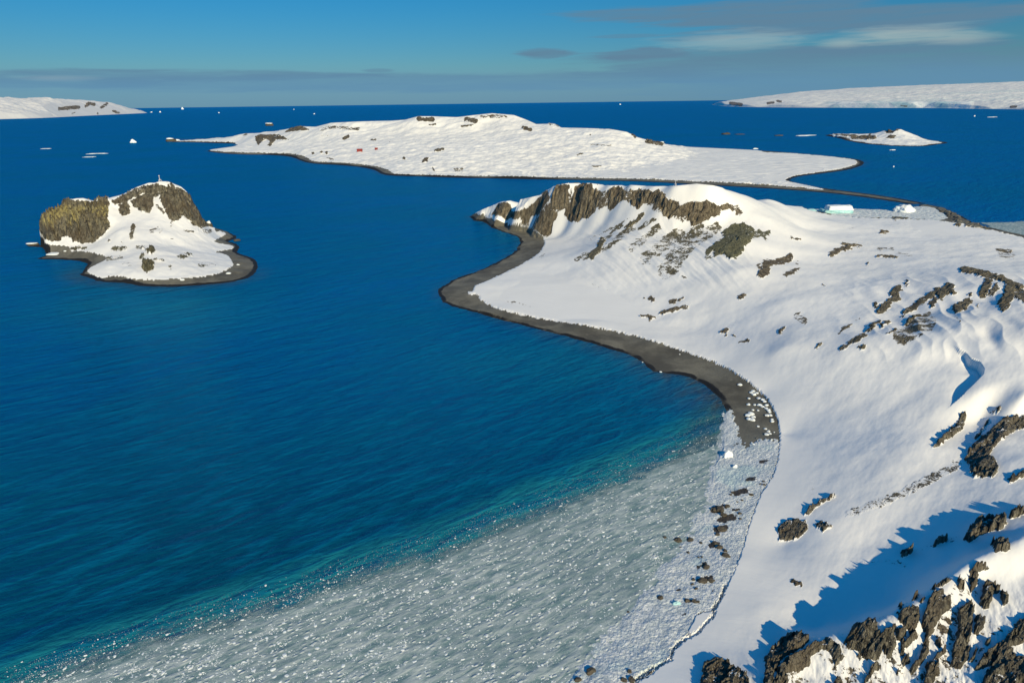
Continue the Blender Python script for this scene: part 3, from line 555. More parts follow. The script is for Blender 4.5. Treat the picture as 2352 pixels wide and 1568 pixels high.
# shore regions
px, py = project(G.X, G.Y, G.Z)
ex, ey = px + fbm(u * 160, v * 120, 3, 61) * 5, py + fbm(u * 160, v * 120, 3, 62) * 3.2
snow_poly = spl(snow_edge_px, 3) + [(1350, 2600), (5000, 2600), (5000, 545), (2352, 546), (2290, 531), (2236, 520), (2200, 512), (2140, 505), (2060, 503), (1960, 499), (1900, 492), (1855, 482), (1838, 470), (1838, 300), (1078, 300)]
sde = poly_sd(ex, ey, snow_poly)
shelf = sstep(sde, 0, 2.5)
G.Z += .55 * shelf * (dc > 0) * np.clip(G.Y / 350, .7, 1.6)
ice_poly = [(1655, 945), (1680, 940), (1692, 975), (1700, 1005), (1712, 1030), (1735, 1010), (1762, 1008), (1790, 1010), (1830, 1090), (1790, 1300), (1700, 1700), (1000, 2400), (1000, 1500), (1500, 1000)]
sdi = poly_sd(ex, ey, ice_poly) + fbm(u * 130, v * 130, 4, 64, .6) * 16
is_snow = sde > 0; is_ice = (~is_snow) & (sdi > 0) & (G.Y < 400)
w1_, w2_ = worley(G.X / 1.3, G.Y / 1.3, 71); w3_, w4_ = worley(G.X / 3.4, G.Y / 3.4, 72)
G.Z += is_ice * ((1 - w1_) * .16 + (1 - w3_) * .28 + fbm(G.X / 9, G.Y / 9, 5, 73, .6) * .6) * sstep(sdi, 0, 4)
# crack between ice foot and snow
crk = [(1450, 1568), (1490, 1540), (1540, 1515), (1545, 1490), (1560, 1475), (1600, 1455), (1640, 1412), (1640, 1395), (1655, 1375), (1665, 1345)]
sel = np.nonzero((px > 1420) & (px < 1700) & (py > 1320) & (py < 1600)); dd = np.full(sel[0].shape, 1e9)
jx, jy = px[sel] + fbm(u[sel] * 250, v[sel] * 250, 3, 77) * 9, py[sel] + fbm(u[sel] * 250, v[sel] * 250, 3, 78) * 9
for a, b in zip(crk, crk[1:]): dd = np.minimum(dd, seg_dist(jx, jy, a, b))
G.Z[sel] -= 1.6 * sstep(dd, 3.6, 1.2)
MI = Masks(ex, ey)
for x0, y0, r_ in [(1650, 1168, 13), (1655, 1215, 12), (1640, 1250, 9), (1690, 1170, 6), (1612, 1300, 9), (1585, 1240, 6), (1620, 1330, 12), (1590, 1380, 8), (1640, 1355, 5), (1495, 1548, 9), (1560, 1355, 5), (1570, 1410, 4), (1700, 1130, 12), (1670, 1190, 14), (1725, 1100, 9), (1755, 1060, 8), (1690, 1020, 5)]: MI.stroke([(x0 - r_, y0 + r_ * .3), (x0 + r_, y0 - r_ * .2)], r_ * .7, 12, .85, 1)
beach_rock = MI.m * is_ice
wet = sstep(dc, 4.0, .3) * (.55 + .9 * np.abs(fbm(G.X / 25, G.Y / 25, 3, 68))) + .0 * G.Z
G.attrs = {'rock': np.where(is_snow, rock, np.where(is_ice, beach_rock, 0)), 'tone': (MK.id == 3) * 1.0 + (MK.id == 2) * .4 + (MK.id == 5) * .2, 'wet': wet, 'lichen': np.zeros_like(G.X)}
G.finish()
land = G.fv((dc > -14).astype(float)) > .5
fs = G.fv(is_snow.astype(float)) > .5; fi = G.fv(is_ice.astype(float)) > .5; frock = G.fv(rock); fid = np.rint(MK.id[:-1, :-1].ravel()).astype(int)
fy = G.fv(G.Y)
groups = {1: ('cliff', 'brown cliff band with snow gullies along the top of the headland', 'cliff'), 3: ('rock_outcrop', 'olive green bare rock patch right of the headland cliffs', 'rock outcrop'),
    5: ('rock_outcrop', 'dark rock ribs poking through snow on the right-hand hillside', 'rock outcrop'), 6: ('rock_outcrop', 'dark crag at the right edge casting blue shadow on snow', 'rock outcrop'),
    7: ('rock_crag', 'big jagged brown crag with snowy ledges in the bottom right corner', 'crag'), 8: ('rock_outcrop', 'small snow-streaked rock outcrop alone on the lower snow slope', 'rock outcrop'),
    12: ('rock_crag', 'small mossy rock knob at the bottom edge left of the big crag', 'crag'), 13: ('rock_outcrop', 'snow-dusted rock just above the big crag near the right edge', 'rock outcrop'), 11: ('rock_outcrop', 'snowy dark shore rocks at the bay edge beside the pointed ice hump', 'rock outcrop'), 14: ('rock_outcrop', 'dark rocks where the gravel spit meets the mainland', 'rock outcrop'),
    15: ('rock_outcrop', 'dark rocks on the coast just right of the spit foot', 'rock outcrop'), 16: ('rock_outcrop', 'slim dark rock fin casting a blue shadow, left of the right-edge crag', 'rock outcrop')}
taken = np.zeros(len(fs), bool)
for gid, (nm, lb, ct) in groups.items():
    mk = land & fs & (fid == gid) & (frock > .5 if gid in (5, 11, 14, 15) else frock > .3) & ~taken
    taken |= mk
    tag(G.cut(nm, mk, M_NEAR if gid in (6, 7, 8, 12, 13, 16) else M_TER), lb, ct)
rest = land & fs & ~taken
tag(G.cut('terrain', rest, M_TER), kind='structure')
tag(G.cut('beach', land & ~fs & ~fi, M_BEACH), kind='structure')
tag(G.cut('stranded_ice', land & ~fs & fi, M_SHOREICE), 'white stranded brash ice piled along the shore', kind='stuff')

def ground_at(px_, py_):
    """world point on the mainland under a traced pixel: the visible grid vertex nearest to it"""
    d = (G.px - px_) ** 2 + (G.py - py_) ** 2; d = np.where(d < 4, G.Y * 1e-3 + d * .1, d + 1e3); i = np.argmin(d)
    return np.array([G.X.ravel()[i], G.Y.ravel()[i], G.Z.ravel()[i]])

# ---- generic island builder
def island(name, label, cat, coast, cpl, u0, u1, nu, ys, snow_px, polys, strokes, amp_, mat, c=.006, warp=4, flute=0.0, coast_w=2.0, maxslope=.6, line=None, tonef=None, kind=None, hill=.004, lichen=None, beach_soft=1.5, part_split=True):
    g_ = Grid(u0, u1, nu, ys); U, V = g_.u, g_.v
    cw = W2(coast); base_cp = CP(cpl) + [(p[0], p[1], 0.3) for p in cw[::5]]
    Ym = float(np.mean(ys))
    d = poly_sd(g_.X, g_.Y, cw) + fbm(U * 90, V * 90, 4, 3) * coast_w * Ym / 700
    h = rbf(base_cp, c)(g_.X, g_.Y) + (fbm(U * 40, V * 40, 4, 13)) * hill * Ym * sstep(d, 0, .02 * Ym)
    g_.Z = np.where(d > 0, np.minimum(np.maximum(h, .2 + .006 * d), .3 + maxslope * d), .3 + d * .2)
    g_.Z += sstep(d, .004 * Ym, .03 * Ym) * (d > 0) * (1 - 2 * np.abs(fbm(U * 22 + V * 3, V * 34, 3, 47))) * .0009 * Ym * (Ym > 1500)
    if line: g_.Z = under_skyline(g_.X, g_.Y, g_.Z, line)
    x, y = project(g_.X, g_.Y, g_.Z); wx = x + fbm(U * 150, V * 150, 3, 21) * warp; wy = y + fbm(U * 150, V * 150, 3, 22) * warp * .7
    mk = Masks(wx, wy)
    for n_, (pp, k) in enumerate(polys): mk.poly(pp, 6, k, n_ + 1)
    for pp, w, k in strokes: mk.stroke(pp, w, 4, k, 99)
    rk = mk.m * (d > 0); st = sstep(rk, .4, 1)
    rg = fbm(U * 200, V * 200, 4, 31, .55, True); wa, wb = worley(U * 130 + rg * .3, V * 130, 34)
    jt = fbm(U * 150, V * 150, 3, 37) * .4
    g_.Z += st * amp_ * Ym * (.25 * rg + .9 * facet(U * 110 + jt, V * 60 + jt, 38) + .4 * facet(U * 300 + jt, V * 200, 39) - .5)
    if flute: g_.Z += st * flute * Ym * fbm(U * 420, V * 50, 3, 41)
    if snow_px:
        ex_, ey_ = x + fbm(U * 220, V * 220, 3, 61) * 3, y + fbm(U * 220, V * 220, 3, 62) * 2
        s_ = poly_sd(ex_, ey_, spl(snow_px, 3))
    else: s_ = d - .006 * Ym + fbm(U * 60, V * 60, 3, 66) * .004 * Ym
    sn = s_ > 0
    g_.Z += .5 * sstep(s_, 0, beach_soft) * (d > 0) * (Ym / 700) ** .5
    g_.attrs = {'rock': rk, 'tone': np.zeros_like(rk) + (tonef(x, y) if tonef else 0), 'wet': sstep(d, .007 * Ym, .0006 * Ym), 'lichen': (lichen(x, y) if lichen else np.zeros_like(rk))}
    g_.finish()
    ld = g_.fv((d > -.01 * Ym).astype(float)) > .5; fsn = g_.fv(sn.astype(float)) > .5; fr = (g_.fv(rk) > .45) & fsn
    if kind:
        a = tag(g_.cut(name, ld, mat), label, cat, kind=kind); return g_, None
    root = bpy.data.objects.new(name, None); COL.objects.link(root); tag(root, label, cat); P_ = 'snow_cover', 'beach', 'cliff'
    idf = np.rint(mk.id[:-1, :-1].ravel()).astype(int); fr &= idf < 99
    g_.cut('snow_cover', ld & fsn & ~fr, mat, root); g_.cut('shoreline', ld & ~fsn, M_BEACH, root)
    for n_ in range(len(polys)):
        sel_ = ld & fr & (idf == n_ + 1)
        if sel_.sum() > 12: g_.cut('cliff' if sel_.sum() > 1500 else 'rock_patch', sel_, mat, root)
    return g_, root

# ---- rocky island, left
z1 = zc(0, 400, 3.357)
A_coast = [('y', 84, 782)] + z1([(230, 712), (262, 724), (370, 733), (392, 770), (402, 800), (330, 828), (480, 832), (600, 838), (700, 850), (745, 875), (700, 945), (690, 965), (790, 992), (860, 1016), (1050, 1028), (1150, 1045), (1250, 1056), (1450, 1060), (1700, 1045), (1900, 1026), (2060, 990), (2130, 940), (2148, 880), (2110, 825), (1975, 780), (2000, 735), (1960, 700), (1905, 685), (1975, 650), (1905, 608), (1830, 580)]) + [('y', 505, 850), ('y', 470, 900), ('y', 420, 915), ('y', 330, 900), ('y', 230, 860), ('y', 140, 830), ('y', 84, 808)]
z1_ = lambda x, y: z1([(x, y)])[0]
def c1(x, y, Y): p = z1_(x, y); return (p[0], p[1], 'y', Y)
A_cp = [c1(340, 540, 775), c1(330, 560, 778), c1(345, 490, 784), c1(348, 495, 792), c1(330, 545, 800), c1(430, 440, 797), c1(500, 410, 800), c1(430, 432, 785), c1(500, 402, 785), c1(560, 345, 785), c1(640, 328, 788), c1(700, 325, 792), c1(790, 350, 795), c1(900, 328, 798), c1(1050, 290, 812), c1(1150, 232, 820), c1(1250, 197, 825), c1(1340, 185, 826), c1(1410, 186, 826), c1(1520, 232, 826), c1(1590, 300, 826), c1(1620, 390, 824), c1(1660, 450, 820), c1(1695, 530, 816), c1(1750, 540, 815),
    c1(370, 655, 757), c1(440, 690, 748), c1(520, 640, 755), c1(600, 680, 746), c1(700, 700, 741), c1(800, 690, 740), c1(880, 620, 750), c1(925, 560, 760), c1(940, 480, 772), c1(420, 480, 774), c1(500, 450, 776), c1(600, 420, 776), c1(700, 410, 778), c1(800, 410, 780), c1(880, 400, 786),
    c1(960, 400, 792), c1(1000, 470, 778), c1(1040, 350, 802), c1(1100, 340, 802), c1(1150, 420, 786), c1(1250, 450, 778), c1(1280, 300, 812), c1(1320, 380, 792), c1(1350, 250, 818), c1(1390, 450, 778), c1(1400, 260, 814), c1(1460, 520, 764), c1(1500, 300, 808), c1(1520, 480, 776), c1(1580, 540, 768), c1(1680, 560, 776),
    c1(1000, 600, 735), c1(1200, 600, 732), c1(1400, 620, 732), c1(1600, 640, 745), c1(1800, 650, 775), c1(800, 740, 716), c1(1000, 700, 712), c1(1200, 700, 705), c1(1500, 720, 715), c1(1800, 720, 738), c1(1280, 760, 672), c1(1250, 830, 652), c1(1050, 800, 680), c1(1500, 800, 668), c1(1500, 880, 636), c1(1250, 920, 623), c1(1100, 950, 614), c1(1700, 850, 660), c1(1700, 950, 618), c1(900, 870, 652), c1(1900, 850, 668),
    ('w', -560, 850, 12), ('w', -470, 870, 18), ('w', -400, 885, 20), ('w', -520, 820, 30), ('w', -440, 860, 30)]
A_snow = z1([(355, 650), (372, 690), (430, 715), (580, 728), (590, 765), (700, 770), (850, 800), (895, 830), (770, 895), (730, 940), (800, 972), (850, 990), (1000, 980), (1150, 1010), (1300, 1010), (1500, 1000), (1700, 985), (1850, 950), (1925, 910), (1960, 880), (1930, 820), (1880, 787), (1810, 775), (1940, 750), (1950, 718), (1800, 685), (1900, 625), (1850, 595), (1800, 560), (1800, 100), (330, 100), (320, 600)])
A_poly = [(z1(p), k) for p, k in [([(270, 500), (330, 440), (430, 425), (500, 395), (560, 335), (650, 345), (790, 355), (905, 318), (915, 400), (900, 480), (925, 560), (880, 620), (800, 690), (700, 705), (620, 690), (580, 640), (520, 640), (510, 680), (440, 692), (370, 655), (270, 620)], 1.25),
    ([(990, 380), (1060, 350), (1090, 400), (1095, 460), (1030, 478), (1000, 440)], 1), ([(1090, 345), (1220, 290), (1290, 300), (1290, 380), (1250, 450), (1180, 430), (1130, 400)], 1), ([(1335, 215), (1420, 225), (1520, 255), (1620, 290), (1670, 390), (1710, 450), (1760, 560), (1690, 575), (1620, 548), (1540, 470), (1510, 500), (1460, 525), (1400, 470), (1370, 400), (1340, 330)], .92),
    ([(930, 350), (1050, 285), (1150, 230), (1240, 205), (1300, 230), (1200, 290), (1080, 350), (960, 385)], .74), ([(1140, 235), (1330, 195), (1350, 240), (1320, 330), (1240, 300)], .72), ([(1400, 190), (1520, 235), (1600, 300), (1540, 290), (1430, 225)], .72), ([(1195, 850), (1240, 835), (1300, 850), (1290, 920), (1230, 955), (1190, 915)], 1), ([(1210, 760), (1290, 735), (1310, 780), (1270, 800)], .9), ([(1580, 280), (1640, 360), (1690, 430), (1640, 450), (1590, 340)], .8)]]
A_str = [(z1(p), w, k) for p, w, k in [([(1120, 555), (1110, 600), (1105, 660)], 5, .75), ([(800, 620), (870, 600)], 6, .7), ([(950, 750), (1050, 750)], 6, .62), ([(1150, 740), (1200, 740)], 5, .62), ([(900, 835), (1020, 825)], 5, .62), ([(1500, 820), (1600, 800)], 6, .6), ([(1030, 870), (1100, 880)], 5, .5), ([(1300, 840), (1370, 845)], 3, .7), ([(1430, 890), (1430, 920)], 4, .55), ([(1670, 890), (1800, 870)], 6, .5), ([(600, 745), (720, 742)], 4, .75), ([(1280, 600), (1340, 590)], 8, .5), ([(1550, 590), (1760, 600)], 6, .52), ([(920, 680)], 4, .8), ([(1025, 690)], 2, .8), ([(1320, 390), (1380, 450)], 4, .7), ([(1440, 500), (1440, 560)], 3, .6), ([(1560, 640), (1300, 700)], 3, .4), ([(1200, 800), (1180, 830)], 4, .7)]]
lich = lambda x, y: sstep(x, 262, 245) * sstep(y, 536, 505)
gA, rA = island('rocky_island', 'small rocky island with tall brown cliff and snow slope, standing alone at left', 'island', A_coast, A_cp, -.92, -.345, 680, rows([(555, 735, .0030), (735, 835, .0010), (835, 940, .004)]), A_snow, A_poly, A_str, .006, M_ISL, c=.004, warp=5, flute=.007, line=z1([(200, 640), (300, 640), (326, 600), (333, 520), (350, 480), (430, 430), (500, 400), (560, 343), (640, 326), (700, 323), (790, 348), (900, 326), (1050, 288), (1150, 230), (1250, 195), (1340, 183), (1410, 184), (1520, 228), (1590, 295), (1622, 385), (1662, 445), (1700, 525), (1750, 560), (1900, 600), (2200, 700)]), maxslope=7.0, tonef=lambda x, y: sstep(y, 560, 570) * .6, lichen=lich, hill=.0016)

# ---- long snowy island in the middle distance
B_coast = [(386, 322), (396, 326), (440, 327), (500, 329), (535, 330), (549, 334), (530, 338), (500, 342), (478, 347), (510, 352), (560, 355), (620, 356), (668, 360), (698, 371), (725, 376), (780, 379), (830, 384), (862, 391), (888, 402), (960, 405), (1050, 408), (1150, 410), (1250, 412), (1400, 415), (1500, 418), (1600, 424), (1700, 429), (1800, 435), (1880, 441), (1950, 448), (2050, 462), (2110, 473), (2140, 480),
    (2150, 474), (2110, 465), (2050, 454), (1980, 444), (1915, 436), (1860, 428), (1822, 419), (1812, 414), (1830, 406), (1880, 399), (1940, 391), (1975, 381), (1982, 373), (1965, 366), (1900, 359), (1800, 350), (1722, 345), (1600, 339), (1540, 336), (1505, 333), (1470, 331), (1400, 328), (1250, 326), (1000, 325), (800, 323), (650, 321), (560, 318), (480, 319), (400, 319)]
def yb(px, py, Y): return (px, py, 'y', Y)
B_cp = [yb(560, 309, 3050), yb(600, 306, 2900), yb(650, 301, 2750), yb(690, 293, 2600), yb(725, 294, 2550), yb(760, 285, 2500), yb(820, 281, 2450), yb(900, 280, 2420), yb(930, 278, 2400), yb(960, 269, 2380), yb(990, 269, 2370), yb(1050, 271, 2370), yb(1090, 266, 2360), yb(1130, 263, 2350), yb(1180, 267, 2330), yb(1205, 276, 2300), yb(1230, 287, 2250), yb(1270, 286, 2230), yb(1290, 296, 2180), yb(1340, 297, 2130), yb(1400, 299, 2080), yb(1440, 306, 2060), yb(1462, 317, 2050), yb(1490, 328, 2150),
    yb(620, 322, 2680), yb(660, 325, 2520), yb(700, 330, 2380), yb(700, 345, 2180), yb(760, 310, 2400), yb(800, 330, 2220), yb(800, 355, 1980), yb(850, 300, 2380), yb(900, 310, 2280), yb(900, 340, 2060), yb(950, 375, 1700), yb(1000, 300, 2280), yb(1000, 330, 2060), yb(1000, 360, 1800), yb(1000, 385, 1630), yb(1050, 378, 1670), yb(1100, 300, 2250), yb(1130, 280, 2300), yb(1150, 320, 2100), yb(1200, 340, 1900), yb(1200, 365, 1750), yb(1200, 392, 1590),
    yb(1250, 310, 2080), yb(1300, 325, 1980), yb(1300, 350, 1830), yb(1350, 380, 1640), yb(1400, 320, 1970), yb(1420, 350, 1840), yb(1400, 400, 1520), yb(1480, 345, 1900), yb(1500, 370, 1760), yb(1500, 400, 1520), yb(1600, 360, 1950), yb(1600, 400, 1540), yb(1720, 360, 1990), yb(1700, 410, 1470), yb(1800, 380, 1740), yb(1850, 370, 1850), yb(1550, 345, 2150), (980, 403, 'z', 6), (1150, 405, 'z', 6), (940, 400, 'z', 3),
    ('w', -500, 2900, 10), ('w', 0, 2850, 20), ('w', 400, 2500, 15), ('w', -200, 2750, 40), ('w', 200, 2650, 40)]
B_snow = [(380, 318), (400, 324), (440, 325), (520, 327), (540, 331), (480, 344), (510, 348), (560, 350.5), (620, 352), (668, 353), (700, 360), (722, 371), (780, 373.5), (850, 380), (890, 390), (905, 399), (960, 401.5), (1050, 404), (1150, 405), (1250, 407), (1400, 410), (1500, 412), (1600, 417), (1700, 421), (1800, 428), (1850, 433), (1895, 436), (1850, 425), (1812, 417), (1806, 412), (1830, 403), (1880, 396), (1930, 388), (1965, 378), (1968, 371), (1955, 366), (1900, 359), (1820, 352), (1722, 340), (1600, 250), (400, 250)]
z3 = zc(400, 250, 2.6133); z4 = zc(1200, 250, 2.1382)
B_poly = [(z3(p), k) for p, k in [([(620, 240), (660, 225), (780, 228), (850, 262), (760, 262), (720, 305), (700, 300), (720, 270), (690, 262), (640, 300), (628, 280)], 1), ([(810, 215), (860, 180), (930, 172), (985, 198), (880, 205)], 1), ([(1700, 420), (1720, 385), (1760, 370), (1750, 410)], .85), ([(1910, 440), (1990, 445), (1980, 475), (1920, 470)], .68), ([(530, 235), (565, 215), (580, 235)], .9)]]
B_str = [(z3(p), w, k) for p, w, k in [([(1690, 125), (1780, 130)], 6, .8), ([(1760, 165), (1800, 165)], 3, .8), ([(2000, 130), (2060, 140)], 7, .75), ([(2100, 110), (2260, 110)], 5, .55), ([(1970, 175), (2050, 165)], 3, .7), ([(1040, 200), (1100, 180), (1300, 190)], 5, .55), ([(1200, 255), (1230, 240)], 3.5, 1), ([(1050, 235), (1100, 235)], 2, .7), ([(1380, 262), (1410, 262)], 3, .8), ([(1800, 335), (1850, 325)], 3.5, .9), ([(1000, 350)], 3.5, .9), ([(1055, 345)], 3.5, .9), ([(1088, 348)], 3.5, .9), ([(1090, 380), (1130, 390)], 3, .6), ([(1595, 385)], 3.5, .8), ([(1780, 440), (1790, 465)], 2.5, .8), ([(150, 265), (380, 248)], 2, .6), ([(1500, 275), (1700, 272)], 1.2, .6), ([(840, 268), (1020, 262)], 1.2, .5)]] + \
    [(z4(p), w, k) for p, w, k in [([(230, 150), (270, 160)], 4, .9), ([(370, 132), (420, 140)], 3, .7), ([(590, 188)], 3, .7), ([(810, 180), (828, 200)], 3, .8), ([(590, 240), (700, 245)], 3, .55), ([(520, 295), (550, 285)], 3, .6), ([(600, 355), (650, 357)], 1.5, .8), ([(890, 225), (970, 240)], 4, .95), ([(760, 350), (860, 353)], 1, .6), ([(1120, 405), (1180, 400)], 1, .6), ([(960, 360), (1010, 363)], 1, .6)]]
gB, rB = island('snowy_island', 'long low snow-covered island with gravel shore and spit across the middle distance', 'island', B_coast, B_cp, -.56, .72, 1250, rows([(1020, 1500, .0022), (1500, 2600, .0016), (2600, 3250, .003)]), B_snow, B_poly, B_str, .0035, M_FAR, c=.006, warp=2.5, maxslope=.5, line=[(380, 312), (540, 312), (560, 307), (600, 303), (650, 299), (690, 291), (725, 292), (760, 283), (820, 280), (900, 278), (930, 276), (960, 268), (990, 268), (1050, 270), (1090, 265), (1130, 261), (1180, 265), (1207, 275), (1232, 286), (1270, 285), (1290, 294), (1340, 295), (1400, 297), (1440, 304), (1464, 316), (1500, 326), (1600, 336), (1720, 342), (1800, 346), (3000, 346)], hill=.0034, coast_w=.9, beach_soft=1.0)

# ---- small pointed island, right
C_coast = [(1895, 311), (1930, 318), (1950, 324), (1985, 330), (2030, 334), (2080, 336), (2120, 336), (2150, 332), (2176, 328), (2150, 324), (2110, 320), (2050, 318), (1990, 314), (1950, 310), (1915, 308)]
C_cp = [yb(2062, 289, 2720), yb(2040, 296, 2720), yb(2020, 306, 2740), yb(1990, 309, 2800), yb(1960, 309, 2880), yb(1930, 309, 2960), yb(2090, 300, 2700), yb(2120, 311, 2680), yb(2150, 322, 2620), yb(2060, 312, 2580), yb(2030, 318, 2560), yb(2100, 322, 2520), yb(2060, 325, 2450), yb(1990, 320, 2640), yb(2070, 300, 2650)]
z7 = zc(1700, 180, 2.7349)
gC, rC = island('pointed_island', 'small pointed snowy island with dark rocky tail in open water at right', 'island', C_coast, C_cp, .42, .70, 320, rows([(2250, 3200, .0016)]), None,
    [(z7([(1395, 405), (1440, 385), (1485, 358), (1530, 395), (1500, 400), (1450, 420), (1410, 425)]), 1), (z7([(1400, 460), (1430, 430), (1480, 435), (1470, 460)]), .85)], [(z7(p), w, k) for p, w, k in [([(1180, 450), (1330, 450)], 5, .75), ([(1050, 435), (1200, 440)], 4, .7), ([(1300, 430), (1280, 460)], 4, .8)]], .003, M_FAR, c=.004, warp=2, maxslope=.7, hill=.002, coast_w=1.2)

# ---- far coasts
D_coast = [(-120, 278), (0, 274), (100, 271), (200, 266), (300, 261.5), (338, 259.5), (300, 258), (260, 256), ('y', 150, 17500), ('y', 0, 17000), ('y', -120, 16500)]
def coastY(coast, lo):
    xs = [p for p in coast if p[0] != 'y'][:lo]
    return lambda px: float(atz(px, np.interp(px, [p[0] for p in xs], [p[1] for p in xs]), 0)[1])
dY = coastY(D_coast, 6)
def yd(px, py, k): return (px, py, 'y', dY(px) * k)
D_cp = [yd(0, 226, 1.22), yd(12, 225, 1.2), yd(40, 229, 1.25), yd(50, 227, 1.2), yd(75, 231, 1.22), yd(108, 227, 1.2), yd(125, 230, 1.2), yd(160, 231, 1.2), yd(185, 234, 1.18), yd(220, 234.5, 1.14), yd(255, 236, 1.12), yd(275, 243, 1.08), yd(295, 249, 1.05), yd(-120, 222, 1.25),
    yd(0, 252, 1.06), yd(60, 250, 1.06), yd(120, 250, 1.05), yd(180, 248, 1.05), yd(230, 248, 1.04), yd(-120, 250, 1.06), yd(20, 238, 1.13), yd(90, 240, 1.12), yd(150, 240, 1.11)]
z2 = zc(0, 150, 3.36)
gD, _ = island('mountains', None, None, D_coast, D_cp, -1.05, -.45, 520, rows([(6500, 16000, .0022), (16000, 20000, .01)]), None, [], [(z2(p), w, k) for p, w, k in [([(500, 410), (660, 400)], 5, .75), ([(720, 390), (750, 365), (790, 375)], 4, .85), ([(850, 400), (900, 370)], 4, .7), ([(630, 440), (600, 460)], 3, .6), ([(950, 430), (1000, 450)], 3, .7), ([(820, 450)], 3, .7)]], .003, make_terrain('far_mountain_snow', .05, snow=(.72, .71, .69), rock_a=(.16, .14, .12), rock_b=(.25, .22, .19)), c=.006, warp=2, maxslope=.5, kind='structure', hill=.004, coast_w=.3)
E_coast = [(1635, 240.5), (1660, 244), (1720, 246), (1800, 247), (1900, 247.5), (2050, 248), (2150, 248.5), (2250, 250), (2352, 251.5), (2520, 253), ('y', 2560, 34000), ('y', 1900, 34000), ('y', 1680, 26000)]
eY = coastY(E_coast, 10)
def ye(px, py, k): return (px, py, 'y', eY(px) * k)
E_cp = [ye(1660, 237, 1.06), ye(1700, 230, 1.25), ye(1760, 223, 1.4), ye(1830, 213, 1.6), ye(1950, 205, 1.9), ye(2100, 198, 2.0), ye(2352, 189.5, 2.1), ye(2520, 185, 2.2),
    ye(1690, 238, 1.06), ye(1740, 237.5, 1.05), ye(1800, 237, 1.04), ye(1850, 236.5, 1.04), ye(1930, 235.4, 1.02), ye(2000, 235.2, 1.02), ye(2050, 235, 1.02), ye(2100, 235, 1.02), ye(2150, 235.4, 1.02), ye(2220, 237, 1.03), ye(2300, 239, 1.04), ye(2400, 240, 1.05), ye(1900, 225, 1.3), ye(2100, 220, 1.35), ye(2352, 215, 1.4), ye(2520, 212, 1.4), ye(1780, 229, 1.22)]
M_GLAC, q, out = new_mat('glacier_snow_and_ice_front'); P = pos(q); ge = q.n[-1]; Nz = q.add('ShaderNodeSeparateXYZ', ins={0: ge.outputs['Normal']}).outputs[2]
zz = q.add('ShaderNodeSeparateXYZ', ins={0: P}).outputs[2]
strk = q.noise(q.mapping(P, scale=(1, .3, .25)), .006, 6, .65); lay = q.noise(q.mapping(P, scale=(.25, 1, 1)), .0012, 4, .5)
c_ = q.mix(q.ramp(lay, .5, .62, 0, .5), (.70, .70, .68), (.55, .64, .63))
ic = q.mix(q.ramp(strk, .45, .62), (.80, .82, .80), (.42, .60, .62))
c_ = q.mix(q.math('MULTIPLY', q.ramp(zz, 60, 170, 1, 0), q.attr('tone')), c_, ic)
c_ = q.mix(q.ramp(q.math('ADD', q.attr('rock'), q.math('MULTIPLY', q.math('SUBTRACT', q.noise(P, .01, 5, .6), .5), 1.2)), .5, .56), c_, (.14, .12, .10))
bs = q.add('ShaderNodeBsdfPrincipled', ins={'Base Color': c_, 'Roughness': .6, 'Normal': q.bump(q.math('ADD', q.noise(P, .002, 5, .6), q.math('MULTIPLY', q.math('MULTIPLY', strk, q.attr('tone')), .8)), 60, .5)})
q.l.new(bs.outputs[0], out.inputs[0])
gE, _ = island('glacier', 'broad snow dome ending in a white ice cliff on the far horizon', None, E_coast, E_cp, .24, .95, 800, rows([(7500, 16500, .0016), (16500, 36000, .006)]), None, [], [(z7(p), w, k) for p, w, k in [([(345, 215), (420, 225)], 4, .9), ([(600, 215), (640, 210)], 3, .9), ([(665, 200), (690, 205)], 3, .9), ([(230, 218)], 3, .8), ([(2260, 240), (2300, 238)], 3, .8), ([(1510, 230), (1550, 235)], 2.5, .7)]], .001, M_GLAC, c=.004, warp=1, maxslope=.9, kind='structure', hill=.0012, coast_w=.1,
    tonef=lambda x, y: sstep(x, 1880, 1930) * sstep(x, 2240, 2225) * sstep(y, 232, 235))

# ------------------------------------------------------------------ sea and floating brash
S = Grid(-1.9, 1.9, 900, rows([(70, 1200, .0052), (1200, 4000, .01), (4000, 90000, .03)]))
x, y = project(S.X, S.Y, S.Z)
edge = [(-900, 1815), (0, 1537), (200, 1472), (400, 1412), (600, 1347), (800, 1282), (1000, 1225), (1200, 1142), (1400, 1062), (1550, 1000), (1640, 948), (1676, 936)]
ey_ = np.interp(x, [e[0] for e in edge], [e[1] for e in edge]); t_e = (y - ey_)
scl = np.clip((y - 240) / 900, .2, 1.3)
wb_ = fbm(S.X / 30, S.Y / 30, 4, 81) * 18 + fbm(S.X / 6, S.Y / 6, 3, 82) * 5
teal = sstep(t_e + wb_ * .5, -52, 0) * (x < 1740)
teal2 = np.exp(-(((x - 350) / 260) ** 2 + ((y - 715) / 55) ** 2)) * .45 + np.exp(-(((x - 1250) / 300) ** 2 + ((y - 830) / 60) ** 2)) * .25
d_main = poly_sd(S.X, S.Y, main_poly); dA = poly_sd(S.X, S.Y, W2(A_coast)); dB = poly_sd(S.X, S.Y, W2(B_coast))
sh = np.clip(sstep(d_main, -26, -1) * (.35 + .65 * np.exp(-((x - 1600) / 110) ** 2)) * sstep(y, 700, 800) + .25 * sstep(d_main, -14, 0), 0, 1)
sh = np.maximum(sh, .75 * np.exp(-((x - 1610) / 75) ** 2 - ((y - 900) / 38) ** 2))
sh = np.maximum(sh, sstep(dA, -26, -1) * .55 * sstep(y, 600, 640)); sh = np.maximum(sh, sstep(dA, -30, -1) * .9 * np.exp(-((x - 170) / 45) ** 2 - ((y - 640) / 22) ** 2)); sh = np.maximum(sh, .4 * sstep(dB, -22, 0))
